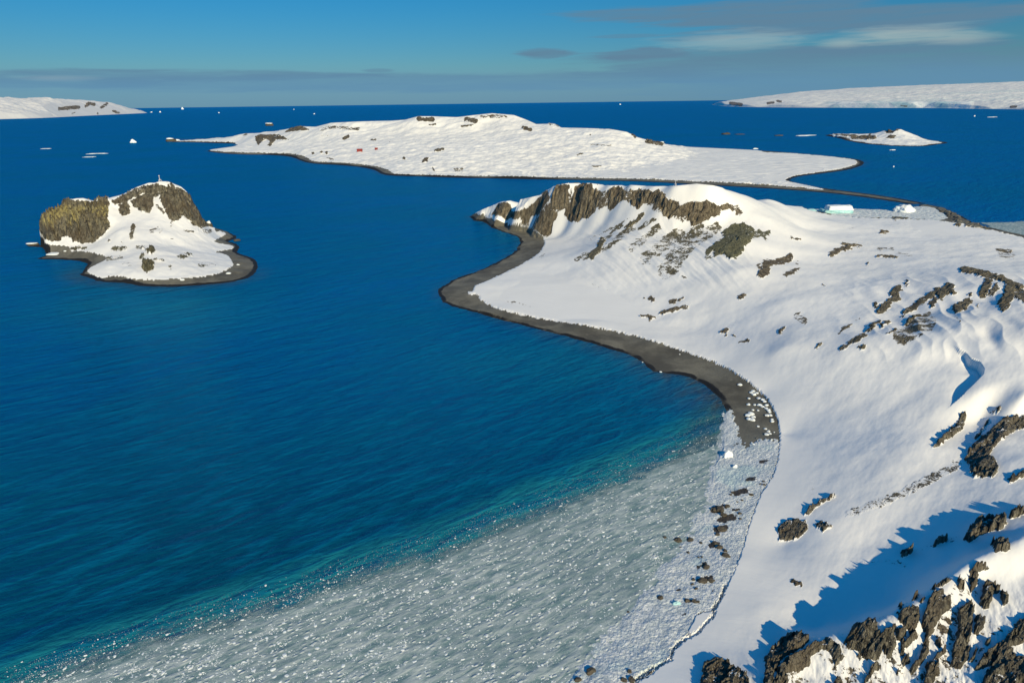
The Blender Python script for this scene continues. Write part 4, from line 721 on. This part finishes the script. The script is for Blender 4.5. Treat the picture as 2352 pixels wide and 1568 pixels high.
S.attrs = {'teal': np.clip(teal * .9 + teal2, 0, 1), 'shallow': sh, 'near': sstep(y, 650, 1300)}
S.finish(); o = S.cut('sea', np.ones(len(S.faces), bool), M_WATER); tag(o, kind='structure')

S2 = Grid(-.95, .62, 1300, rows([(75, 420, .0016)])); S2.Z[:] = .32
x, y = project(S2.X, S2.Y, S2.Z); ey_ = np.interp(x, [e[0] for e in edge], [e[1] for e in edge]); t_e = y - ey_
wb_ = fbm(S2.X / 30, S2.Y / 30, 4, 81) * 18 + fbm(S2.X / 6, S2.Y / 6, 3, 82) * 8
den = sstep(t_e + wb_, -25, 45) * .38 + sstep(t_e + wb_, 5, 120) * .45 + sstep(t_e + wb_, 60, 260) * .3
streaks = fbm(S2.X / 40 + S2.Y / 25, S2.Y / 9 - S2.X / 20, 4, 85)
den = den - .25 * sstep(streaks, .1, .5) * sstep(t_e, 120, 20)
S2.attrs = {'den': den}
S2.Z += (fbm(S2.X / 7 + S2.Y / 12, S2.Y / 3.2 - S2.X / 7, 3, 86) * .22 * sstep(den, .3, .9))
S2.finish(); mk = S2.fv(t_e) > -30
tag(S2.cut('brash_ice', mk, M_BRASH), 'grey slush of floating brash ice covering the near water', kind='stuff')
# brash in the bay behind the headland and along the right coast
for nm, pl in [('bay_brash_ice', [(1838, 482), (1880, 481), (1960, 480), (2060, 482), (2120, 474), (2165, 484), (2165, 510), (1900, 500), (1850, 488)]), ('outer_brash_ice', [(2236, 510), (2300, 509), (2352, 506), (2480, 505), (2480, 560), (2352, 550), (2280, 530)])]:
    w_ = W2(pl); xs = [p[0] for p in w_]; ys_ = [p[1] for p in w_]
    B_ = Grid(min(a / b for a, b in w_) - .01, max(a / b for a, b in w_) + .01, 260, rows([(min(ys_) - 8, max(ys_) + 8, .0025)])); B_.Z[:] = .25
    dd = poly_sd(B_.X, B_.Y, w_) + fbm(B_.X / 12, B_.Y / 12, 3, 91) * 5
    w1_, w2_ = worley(B_.X / 5, B_.Y / 5, 92); B_.Z += (1 - w1_) * 1.1 * sstep(dd, 0, 12)
    B_.attrs = {'rock': np.zeros_like(dd), 'den': sstep(dd, -2, 14)}
    if nm[0] == 'o': B_.Z = B_.Z * .3
    B_.finish()
    tag(B_.cut(nm, B_.fv(dd) > 0, M_SHOREICE if nm[0] == 'b' else M_BRASH), 'pale brash ice packed in the bay behind the headland' if nm[0] == 'b' else 'pale brash ice drifting off the right coast', kind='stuff')

# ------------------------------------------------------------------ ice lumps, boulders, bergs
def ico(sub):
    import bmesh
    bm = bmesh.new(); bmesh.ops.create_icosphere(bm, subdivisions=sub, radius=1.0); bm.verts.ensure_lookup_table()
    co = np.array([v.co[:] for v in bm.verts]); f = np.array([[v.index for v in p.verts] for p in bm.faces]); bm.free(); return co, f
ICO = {s: ico(s) for s in (1, 2, 3, 4)}
def noise3(c, f, seed):
    return fbm(c[:, 0] * f + c[:, 2] * f * .7 + seed, c[:, 1] * f - c[:, 2] * f * .6 - seed, 3, int(seed) % 97)
def lump(seed, sub=2, facet=.3, flat=.6, cut=.0):
    co, f = ICO[sub]; c = co.copy(); r = 1 + facet * noise3(c, 1.4, seed) + facet * .5 * noise3(c, 3.3, seed + 5)
    c *= r[:, None]
    rr = np.random.default_rng(int(seed))
    for _ in range(5):                                    # planar breaks
        n = rr.normal(size=3); n /= np.linalg.norm(n); dk = rr.uniform(.62, .9); e = c @ n - dk; c -= np.where(e > 0, e * .85, 0)[:, None] * n
    c[:, 2] *= flat; c[:, 2] = np.maximum(c[:, 2], -cut - .15); return c, f
def mesh_of(name, c, f, mat, smooth=False):
    me = bpy.data.meshes.new(name); me.from_pydata([tuple(p) for p in c], [], [tuple(int(i) for i in q_) for q_ in f]); me.materials.append(mat)
    if smooth: me.polygons.foreach_set('use_smooth', [True] * len(f))
    return me
def put(name, me, loc, s, rz=0.0):
    o = bpy.data.objects.new(name, me); COL.objects.link(o); o.location = tuple(float(a) for a in loc); o.scale = tuple(s) if hasattr(s, '__len__') else (s, s, s); o.rotation_euler = (0, 0, rz); return o
ice_me = [mesh_of('ice_lump', *lump(100 + i, 2, .35, .6), M_ICE) for i in range(8)]
rock_me = [mesh_of('boulder', *lump(300 + i, 3, .45, .7), M_BOULDER) for i in range(8)]
# individual growlers floating in the slush
big = [(980, 1358, 11), (1085, 1372, 10), (1170, 1388, 7), (1168, 1322, 8), (1168, 1338, 7), (815, 1366, 8), (1040, 1336, 6), (1310, 1252, 6), (1062, 1400, 6), (768, 1362, 6), (1155, 1545, 7), (840, 1505, 6), (930, 1420, 6), (610, 1345, 5), (1250, 1502, 6), (865, 1460, 6), (420, 1508, 7), (460, 1535, 8), (560, 1520, 6), (652, 1505, 6), (700, 1543, 6), (575, 1452, 6), (640, 1478, 5), (1305, 1440, 6), (1330, 1330, 5), (1440, 1330, 6), (1400, 1400, 5), (1500, 1255, 5), (1520, 1168, 5), (1395, 1235, 5)]
pts = [(a, b, c * .5) for a, b, c in big]
i = 0
while len(pts) < 296:
    a = random.uniform(0, 1660); b = random.uniform(1000, 1566); e = np.interp(a, [q_[0] for q_ in edge], [q_[1] for q_ in edge])
    w = atz(a, b)
    if b < e + 25 or poly_sd(np.array([w[0]]), np.array([w[1]]), main_poly)[0] > -1.5: continue
    if random.random() > .35 + .65 * math.exp(-abs(b - e - 90) / 120): continue
    pts.append((a, b, random.uniform(1.5, 3.6) * (b / 1350) ** 1.3 * (.6 + .5 * min(1.0, (b - e) / 160))))
def rp_poly_sd(w): return poly_sd(np.array([w[0]]), np.array([w[1]]), main_poly)[0]
for k, (a, b, r_) in enumerate(pts):
    w = atz(a, b, .1); D_ = np.linalg.norm(w - np.array([0, 0, CAM_H])); s_ = r_ / F * D_
    o = put('ice_chunk', ice_me[k % 8], (w[0], w[1], .32), (s_ * random.uniform(1, 1.5), s_ * random.uniform(.8, 1.1), s_ * random.uniform(.5, .9)), random.uniform(0, 6.3))
    e = float(np.interp(a, [q_[0] for q_ in edge], [q_[1] for q_ in edge])); zone = 'turquoise outer edge' if b - e < 70 else ('bright grey middle' if b - e < 230 else 'bottom')
    side = 'in the left part' if a < 480 else ('left of centre' if a < 850 else ('at the centre' if a < 1200 else 'near the shore'))
    if k < 10: tag(o, ['biggest two-lobed white ice block floating mid slush at the centre', 'tooth-shaped white ice block right of the biggest slush block', 'bright oval ice block low in the centre right of the slush', 'upper of two flat ice slabs stacked closely at the centre of the slush', 'lower of two flat ice slabs stacked closely at the centre of the slush',
        'pale round ice block left of the biggest slush block', 'small oval slab between the biggest block and the two flat slabs', 'lone bright ice block nearest the turquoise edge toward the beach', 'dull oval block just below the tooth-shaped one', 'pale block in the teal rim left of the biggest slush block'][k], 'ice chunk', 'larger ice blocks in the slush')
    elif k < len(big): tag(o, 'larger ice block drifting in the %s of the slush %s' % (zone, side), 'ice chunk', 'larger ice blocks, %s %s' % (zone, side))
    else: tag(o, 'small white ice chunk in the %s of the slush %s' % (zone, side), 'ice chunk', 'small ice chunks, %s %s' % (zone, side))
# the countless rest as one
co1, f1 = ICO[1]; CO = []; FA = []; off = 0; cnt = 0
while cnt < 28000:
    a = random.uniform(-150, 1700); b = random.uniform(930, 1650); e = float(np.interp(a, [q_[0] for q_ in edge], [q_[1] for q_ in edge]))
    if b < e - 6: continue
    if b < e + 45 and random.random() > ((b - e + 6) / 50) ** 1.2: continue
    if random.random() > .38 + .62 * math.exp(-abs(b - e - 90) / 150): continue
    wq = atz(a, b)
    if fbm(np.array([wq[0] / 9 + wq[1] / 14]), np.array([wq[1] / 5 - wq[0] / 9]), 3, 88)[0] < random.uniform(-.45, .12): continue
    w = atz(a, b); cnt += 1
    if cnt % 1 == 0 and w[0] > -8 and rp_poly_sd(w) > -.5: continue
    D_ = math.sqrt(w[0] ** 2 + w[1] ** 2 + CAM_H ** 2); s_ = min(random.lognormvariate(-.5, .55), 2.6) * (b / 1350) / F * D_ * (.5 + .62 * min(1.0, max(0.0, b - e) / 110))
    j = RNG.uniform(.7, 1.3, (len(co1), 1)); c = co1 * j * np.array([s_ * random.uniform(.9, 1.7), s_ * random.uniform(.8, 1.2), s_ * .5]); t = random.uniform(0, 6.3)
    c = np.stack([c[:, 0] * math.cos(t) - c[:, 1] * math.sin(t), c[:, 0] * math.sin(t) + c[:, 1] * math.cos(t), c[:, 2]], -1) + np.array([w[0], w[1], .26])
    CO.append(c); FA.append(f1 + off); off += len(c)
tag(raw_mesh('ice_fragments', np.concatenate(CO), np.concatenate(FA), M_ICE, smooth=False), 'countless tiny white ice bits sprinkled over the slush', kind='stuff')

# ice lumps stranded on the beach
z3b = zc(1500, 800, 3.92)
lst = [(1370, 640, 24), (1478, 715, 20), (1510, 730, 26), (1535, 712, 18), (1500, 700, 20), (1460, 770, 16), (1450, 825, 20), (1515, 830, 15), (1555, 770, 20), (1590, 780, 22), (1560, 840, 26), (1590, 850, 22), (1610, 800, 20), (1548, 885, 12), (1630, 830, 20), (1625, 870, 18), (1650, 880, 22), (1640, 940, 22), (1670, 930, 20), (1660, 905, 18), (1445, 930, 28), (1480, 925, 30), (1460, 975, 30), (1490, 980, 28), (1500, 945, 22), (1495, 885, 14), (1680, 970, 16), (1685, 1000, 20), (1548, 1040, 14), (1620, 1065, 16), (1650, 1090, 18), (1635, 1120, 22), (1668, 1110, 16), (1682, 1170, 12), (1708, 1098, 8), (780, 333, 8), (590, 508, 14), (418, 416, 8), (1505, 1215, 14)]
for k, (a, b, r_) in enumerate(lst):
    (a, b), = z3b([(a, b)]); w = ground_at(a, b); s_ = r_ / 3.92 / 1.088 / F * np.linalg.norm(w - np.array([0, 0, CAM_H]))
    o = put('beached_ice', ice_me[k % 8], w + np.array([0, 0, s_ * .15]), (s_, s_, s_ * .9), random.uniform(0, 6.3))
    one = {0: 'lone oval ice lump on dark beach above all the others', 23 + 2: 'small blue-white lump just above the middle pile on the beach', 35: 'tiny ice bit on the upper beach near the snow edge', 36: 'white ice lump at the waterline on the black weedy rocks', 37: 'tiny ice bit in the shallows left of the black weedy rocks', 38: 'ice lump at the bottom tip of the dark beach', 28: 'single round lump on open gravel below the middle pile'}
    if k in one: tag(o, one[k], 'ice lump')
    elif 1 <= k <= 4: tag(o, 'one of the ice lumps crowded at the top of the beach cluster', 'ice lump', 'ice lumps at the top of the beach cluster')
    elif 20 <= k <= 24: tag(o, 'one of five ice lumps piled in the middle of the dark beach', 'ice lump', 'five piled ice lumps on the beach')
    elif k in (5, 6, 7, 13): tag(o, 'separate small ice lump on gravel left of the snow edge row', 'ice lump', 'separate small ice lumps on gravel')
    elif k >= 29: tag(o, 'rounded ice lump in the lower beach group near the snow edge', 'ice lump', 'lower beach group of ice lumps')
    else: tag(o, 'ice lump in the long row hugging the snow edge of the beach', 'ice lump', 'ice lumps along the snow edge')
# boulders along the ice foot
z4b = zc(1400, 1150, 2.815)
bl = [(830, 565, 30), (735, 545, 18), (915, 560, 24), (1085, 345, 26), (1130, 355, 34), (1180, 320, 20), (1150, 385, 24), (1345, 240, 17), (1265, 375, 14), (1270, 410, 12), (1140, 490, 30), (1110, 520, 18), (990, 585, 14), (1090, 585, 24), (1120, 615, 26), (1165, 635, 18), (1165, 670, 26), (1190, 680, 14), (1030, 750, 24), (1010, 850, 34), (1060, 850, 26), (940, 840, 14), (955, 905, 15), (930, 870, 12), (710, 970, 22), (890, 990, 20), (950, 995, 20), (975, 1000, 14), (220, 1490, 36), (120, 1545, 26), (1430, 150, 12), (1440, 175, 12), (1410, 165, 9), (480, 1070, 14), (505, 1545, 26), (1240, 350, 12), (1000, 685, 10), (975, 685, 10), (850, 615, 12), (730, 655, 8), (755, 610, 8), (900, 645, 14), (450, 1545, 22), (490, 1490, 18), (545, 870, 8), (515, 850, 8), (1210, 225, 14), (1200, 240, 10), (1280, 280, 10), (1250, 295, 9)]
for k, (a, b, r_) in enumerate(bl):
    (a, b), = z4b([(a, b)]); w0 = atz(a, b, .1); inside = rp_poly_sd(w0) > 0
    w = ground_at(a, b) if inside else w0; s_ = r_ / 2.815 / 1.088 / F * np.linalg.norm(w - np.array([0, 0, CAM_H]))
    o = put('boulder', rock_me[k % 8], w + np.array([0, 0, s_ * .05]), (s_, s_ * random.uniform(.7, 1.0), s_ * random.uniform(.6, .9)), random.uniform(0, 6.3))
    if k == 0: tag(o, 'large dark boulder at the slush edge, nearest the water', 'boulder')
    elif k == 28: tag(o, 'large brown boulder near the bottom edge on white shore ice', 'boulder')
    elif k == 1: tag(o, 'flat dark boulder standing alone in the slush left of the large one', 'boulder')
    elif k == 29: tag(o, 'brown boulder at the bottom edge where slush meets shore ice', 'boulder')
    elif k == 17: tag(o, 'small boulder closing the lower end of the slanted boulder pair', 'boulder')
    elif k == 2: tag(o, 'dark boulder just right of the large one, inside the shore ice', 'boulder')
    else:
        reg = 'at the very top of the shore ice strip' if b < 1215 and a > 1710 else ('in the upper boulder patch of the shore ice' if b < 1240 else ('in the band level with the large slush-edge boulder' if b < 1330 else ('in the middle patch beside a cream snow mound' if b < 1400 else ('in the lower scattered row of the shore ice' if b < 1480 else 'beside the crack at the bottom edge'))))
        wet_ = 'half-sunk boulder in the slush ' if not inside else 'dark boulder '
        tag(o, wet_ + reg, 'boulder', ('boulders ' if inside else 'sunken boulders ') + reg)

def berg(name, label, px_, py_, wpx_, hpx, seed, mat=M_BERG, lower=None, z=0.0, cat='iceberg', yaw=.3, depth=.8, world=None, group=None, spiky=False):
    w = atz(px_, py_, z) if world is None else world; D_ = np.linalg.norm(w - np.array([0, 0, CAM_H])); a = wpx_ / F * D_ / 2; h = hpx / F * D_
    c, f = lump(seed, 4, .45, 1.0, .1); c = c.copy(); c[:, 2] = np.where(c[:, 2] > 0, c[:, 2], c[:, 2] * .3); top = c[:, 2].max()
    if spiky: c[:, :2] *= (1 - .55 * np.clip(c[:, 2:3], 0, 1))
    c[:, 2] /= top; c[:, 0] /= np.abs(c[:, 0]).max(); c[:, 1] /= np.abs(c[:, 1]).max()
    me = mesh_of(name, c, f, mat, True); o = put(name, me, w, (a, a * depth, h), yaw)
    tag(o, label, cat, group); return o, w, a, h
def py_small(a, b): return b < 275
# tabular berg aground in the bay
w = atz(1925, 489, 0); D_ = np.linalg.norm(w - np.array([0, 0, CAM_H])); k1 = D_ / F
root = bpy.data.objects.new('iceberg', None); COL.objects.link(root); root.location = tuple(w); tag(root, 'flat-topped white iceberg with turquoise base in the bay behind the headland', 'iceberg')
def box_lump(name, cx, cz, wx, wy, wz, mat, seed, parent):
    n = 28; co = []; fa = []
    import bmesh
    bm = bmesh.new(); bmesh.ops.create_cube(bm, size=2); bmesh.ops.subdivide_edges(bm, edges=bm.edges[:], cuts=9, use_grid_fill=True); bm.verts.ensure_lookup_table()
    c = np.array([v.co[:] for v in bm.verts]); f = [[v.index for v in p.verts] for p in bm.faces]; bm.free()
    r_ = np.linalg.norm(c, axis=1, keepdims=True); c = c * (.8 + .28 / r_) ; nn = noise3(c * 1.0, 1.1, seed); n2_ = noise3(c, 3.1, seed + 3)
    c = c * (1 + .16 * nn + .09 * n2_)[:, None]; c[:, 2] += .25 * noise3(c[:, [0, 1, 1]] * [1, 1, 0], 1.7, seed + 9) * (c[:, 2] > .4)
    me = mesh_of(name, c * np.array([wx, wy, wz]) + np.array([cx, 0, cz]), f, mat, True); o = bpy.data.objects.new(name, me); COL.objects.link(o); o.parent = parent; return o
box_lump('snow_top', 0, 9 * k1, 24 * k1, 12 * k1, 6 * k1, M_BERG, 5, root)
box_lump('ice_base', -5 * k1, 3 * k1, 28 * k1, 14 * k1, 4.6 * k1, M_BLUEICE, 8, root)
berg('iceberg', 'low turquoise ice shelf piece left of the flat-topped iceberg', 1862, 487, 34, 7, 22, M_BLUEICE)
berg('iceberg', 'pointed white ice hump on the bay shore right of the iceberg', 2078, 487, 44, 15, 23)
berg('iceberg', 'white and turquoise ice block grounded at the slush edge by the beach', 1671, 1050, 40, 17, 25)
berg('iceberg', 'round white ice boulder half sunk in the shore brash', 1688, 1068 + 5, 14, 8, 26, M_ICE, z=1)
berg('iceberg', 'pale blue-green ice slab lying in the white shore brash near the bottom', 1553, 1390, 22, 12, 27, M_BLUEICE, z=.6)
berg('iceberg', 'white rounded iceberg floating left of the long island tip', 306, 328, 13, 7, 30)
for (a, b, w_, h_, lb, sp) in [(419, 251.5, 10, 7, 'tiny peaked iceberg on the horizon right of the far mountains', True), (368, 258.5, 6, 4, 'tiny white iceberg off the tip of the far mountains', False), (503, 260, 5, 3, 'tiny iceberg right of the peaked one on the horizon', False), (348, 258.5, 7, 2.5, 'flat ice floe touching the tip of the far mountains', False),
        (722, 262.5, 6, 3, 'tiny iceberg beyond the long island, above its left hills', False), (675, 252, 5, 2, 'faint floe near the horizon above the skerry', False), (1424, 241, 8, 3.5, 'tiny iceberg on the horizon above the long island', False), (2238, 268, 5, 4, 'tiny round iceberg below the glacier front at right', False), (2278, 269.5, 40, 1.6, 'thin ice streak below the glacier front near the right edge', False),
        (2052, 384, 4, 3, 'tiny ice bit in the blue sound right of the spit', False), (225, 353.5, 46, 1.6, 'long thin ice streak on the water above the rocky island', False), (205, 361, 30, 1.2, 'second thin ice streak just under the long one', False), (106, 342, 22, 1.0, 'faint ice streak far left on the blue water', False), (1735, 342.5, 16, 2.5, 'small foaming floe beyond the snow plain of the long island', False), (2050, 345, 20, 1.5, 'faint ice streak in front of the pointed island', False), (1850, 312, 60, 1.8, 'white ice line leading to the pointed island tail', False), (225, 1468, 3, 2, 'lone ice bit in the dark blue water at lower left', False),
        (408, 324, 13, 4, 'low floe off the left tip of the long island', False)]:
    berg('ice_floe' if h_ < 3 else 'iceberg', lb, a, b, w_ * (.62 if py_small(a, b) else .9), h_ * (.6 if py_small(a, b) else .9), int(a * 7 + b) % 900, cat='ice floe' if h_ < 3 else 'iceberg', spiky=sp, depth=.35 if w_ > 15 else .8)
# skerries: dark rock with snow cap
for (a, b, w_, h_, lb, cap) in [(620, 289, 17, 6, 'snow-capped dark skerry in open sea above the island left end', 1), (393, 325, 22, 7, 'rocky stump with snow foot at the left tip of the long island', 1), (1667, 309, 18, 3.5, 'low black skerry in open water between island and glacier', 0), (1700, 309, 24, 1.5, 'low line of awash rocks right of the black skerry', 0), (482, 524, 11, 14, 'slim rock stack beside the cliff at the rocky island right side', 1), (1790, 312, 20, 2, 'low dark reef left of the pointed island', 0), (77, 563, 24, 5, 'small dark rock off the left end of the rocky island', 1), (543, 553, 16, 4, 'low black rocks off the right shore of the rocky island', 0), (1520, 332, 14, 6, 'dark block with snow top at the far right foot of the island hills', 1)]:
    w = atz(a, b, 0); D_ = np.linalg.norm(w - np.array([0, 0, CAM_H])); k1 = D_ / F
    if a == 482: w = aty(a, b, 822)
    root = bpy.data.objects.new('skerry', None); COL.objects.link(root); root.location = tuple(w); tag(root, lb, 'rock')
    c, f = lump(int(a), 3, .5, 1, .1); c[:, 2] = np.where(c[:, 2] > 0, c[:, 2], c[:, 2] * .3)
    o = bpy.data.objects.new('rock', mesh_of('rock', c * np.array([w_ / 2, w_ / 3, h_]) * k1, f, M_BOULDER, True)); COL.objects.link(o); o.parent = root
    if cap:
        c, f = lump(int(a) + 1, 3, .4, 1, .1); o = bpy.data.objects.new('snow_cap', mesh_of('snow_cap', (c * np.array([.42, .3, .3]) + np.array([-.05, -.05, .72])) * np.array([w_, w_, h_]) * k1, f, M_BERG, True)); COL.objects.link(o); o.parent = root
# white lumps on the rocky island beach
for (a, b, r_, lb) in [(455, 790, 55, 'long white ice lump on the left beach of the rocky island'), (300, 692, 18, 'small white ice lump by the left end of the rocky island'), (1918, 952, 23, 'round white ice ball on the right beach of the rocky island'), (1996, 880, 14, 'smaller white ice ball above the round one on the island beach'), (1527, 1008, 20, 'white ice lump at the front shore of the rocky island'), (545, 765, 12, 'tiny white ice lump beside the long one on the island beach')]:
    (a, b), = z1([(a, b)]); d = (gA.px - a) ** 2 + (gA.py - b) ** 2; i = np.argmin(d); w = np.array([gA.X.ravel()[i], gA.Y.ravel()[i], gA.Z.ravel()[i]]); s_ = r_ / 3.654 / F * np.linalg.norm(w - np.array([0, 0, CAM_H]))
    tag(put('beached_ice', ice_me[int(a) % 8], w, (s_, s_ * .7, s_ * (.45 if r_ > 40 else .9)), 0), lb, 'ice lump')

# ------------------------------------------------------------------ masts, beacon, huts
M_METAL = make_simple('pale_painted_steel', (.62, .63, .64), (.5, .5, .52), 1, .5, .01)
M_RED = make_simple('red_painted_wood', (.30, .045, .035), (.24, .035, .03), .5, .6, .02)
M_ROOF = make_simple('snowy_roof', (.8, .8, .8), (.74, .75, .76), .5, .6, .02)
M_GLASS = make_simple('dark_window', (.03, .035, .04), (.05, .05, .055), 1, .2, .01)
def tube(bm_pts, r0, r1, n=8):
    a, b = np.array(bm_pts[0], float), np.array(bm_pts[1], float); d = b - a; d /= np.linalg.norm(d); s = np.cross(d, [0, 0, 1.0] if abs(d[2]) < .9 else [1.0, 0, 0]); s /= np.linalg.norm(s); t = np.cross(d, s)
    c = [a + r0 * (math.cos(2 * math.pi * i / n) * s + math.sin(2 * math.pi * i / n) * t) for i in range(n)] + [b + r1 * (math.cos(2 * math.pi * i / n) * s + math.sin(2 * math.pi * i / n) * t) for i in range(n)]
    f = [[i, (i + 1) % n, n + (i + 1) % n, n + i] for i in range(n)] + [list(range(n))[::-1], list(range(n, 2 * n))]; return c, f
def joined(name, pieces, mat, parent):
    c = []; f = []
    for pc, pf in pieces: o_ = len(c); c += [tuple(p) for p in pc]; f += [[i + o_ for i in q_] for q_ in pf]
    me = bpy.data.meshes.new(name); me.from_pydata(c, [], f); me.materials.append(mat); o = bpy.data.objects.new(name, me); COL.objects.link(o); o.parent = parent; return o
def bx(x0, y0, z0, x1, y1, z1_):
    return [(x0, y0, z0), (x1, y0, z0), (x1, y1, z0), (x0, y1, z0), (x0, y0, z1_), (x1, y0, z1_), (x1, y1, z1_), (x0, y1, z1_)], [[0, 3, 2, 1], [4, 5, 6, 7], [0, 1, 5, 4], [1, 2, 6, 5], [2, 3, 7, 6], [3, 0, 4, 7]]
def mast(name, label, cat, loc, H, base, r):
    root = bpy.data.objects.new(name, None); COL.objects.link(root); root.location = tuple(float(a) for a in loc); tag(root, label, cat)
    joined('pole', [tube([(0, 0, 0), (0, 0, H)], r, r * .6)], M_METAL, root)
    for k in range(3):
        t = 2 * math.pi * k / 3 + .4; joined('leg', [tube([(base * math.cos(t), base * math.sin(t), -.6), (0, 0, H * .55)], r * .7, r * .5)], M_METAL, root)
    joined('lantern', [tube([(0, 0, H), (0, 0, H + H * .12)], r * 2.2, r * 1.6)], M_METAL, root)
    joined('platform', [bx(-base * .5, -base * .5, H * .24, base * .5, base * .5, H * .24 + .2)], M_METAL, root)
def top_of(g_, a, b0):
    i = np.nonzero((np.abs(g_.px - a) < 2)); k = np.argmin(g_.py[i]); return np.array([g_.X[i][k], g_.Y[i][k], g_.Z[i][k]])
mast('beacon', 'slender beacon mast on tripod legs atop the rocky island peak', 'beacon', top_of(gA, 366, 0), 6.2, 2.6, .38)
t_ = np.nonzero((np.abs(G.px - 1550) < 2) & (G.Y > 620) & (G.Y < 760)); kk = np.argmin(G.py[t_])
mast('mast', 'thin lattice mast standing on the snowy top of the headland cliffs', 'mast', (G.X[t_][kk], G.Y[t_][kk], G.Z[t_][kk]), 6.5, 1.9, .22)
def on(g_, a, b):
    d = (g_.px - a) ** 2 + (g_.py - b) ** 2; i = np.argmin(d); return np.array([g_.X.ravel()[i], g_.Y.ravel()[i], g_.Z.ravel()[i]])
mast('tower', 'white navigation tower on the flat snow of the long island', 'tower', on(gB, 1692, 384), 13, 2.2, 1.1)
def hut(label, loc, w_, d_, h_, rz):
    root = bpy.data.objects.new('hut', None); COL.objects.link(root); root.location = tuple(float(a) for a in loc); root.rotation_euler = (0, 0, rz); tag(root, label, 'hut')
    joined('wall', [bx(-w_, -d_, -1, w_, d_, h_), ([(-w_, -d_, h_), (-w_, d_, h_), (-w_, 0, h_ * 1.5), (w_, -d_, h_), (w_, d_, h_), (w_, 0, h_ * 1.5)], [[0, 2, 1], [3, 4, 5], [0, 3, 5, 2], [1, 2, 5, 4], [0, 1, 4, 3]])], M_RED, root)
    e = w_ * 1.05; joined('roof', [([(-e, -d_ * 1.15, h_ * .93), (e, -d_ * 1.15, h_ * .93), (e, 0, h_ * 1.56), (-e, 0, h_ * 1.56), (-e, d_ * 1.15, h_ * .93), (e, d_ * 1.15, h_ * .93)], [[0, 1, 2, 3], [3, 2, 5, 4]])], M_RED, root)
    for k in (-.5, .5): joined('window', [bx(k * w_ - .7, -d_ - .06, h_ * .4, k * w_ + .7, -d_ - .01, h_ * .75)], M_GLASS, root)
    joined('door', [bx(-.6, -d_ - .08, 0, .6, -d_ - .01, 2.1)], M_GLASS, root)
hut('larger red hut on the snow of the long island', on(gB, 826, 348), 7.5, 4, 4.5, .1)
hut('smaller red hut right of the larger one on the long island', on(gB, 865, 344.5), 4, 3, 4, .1)
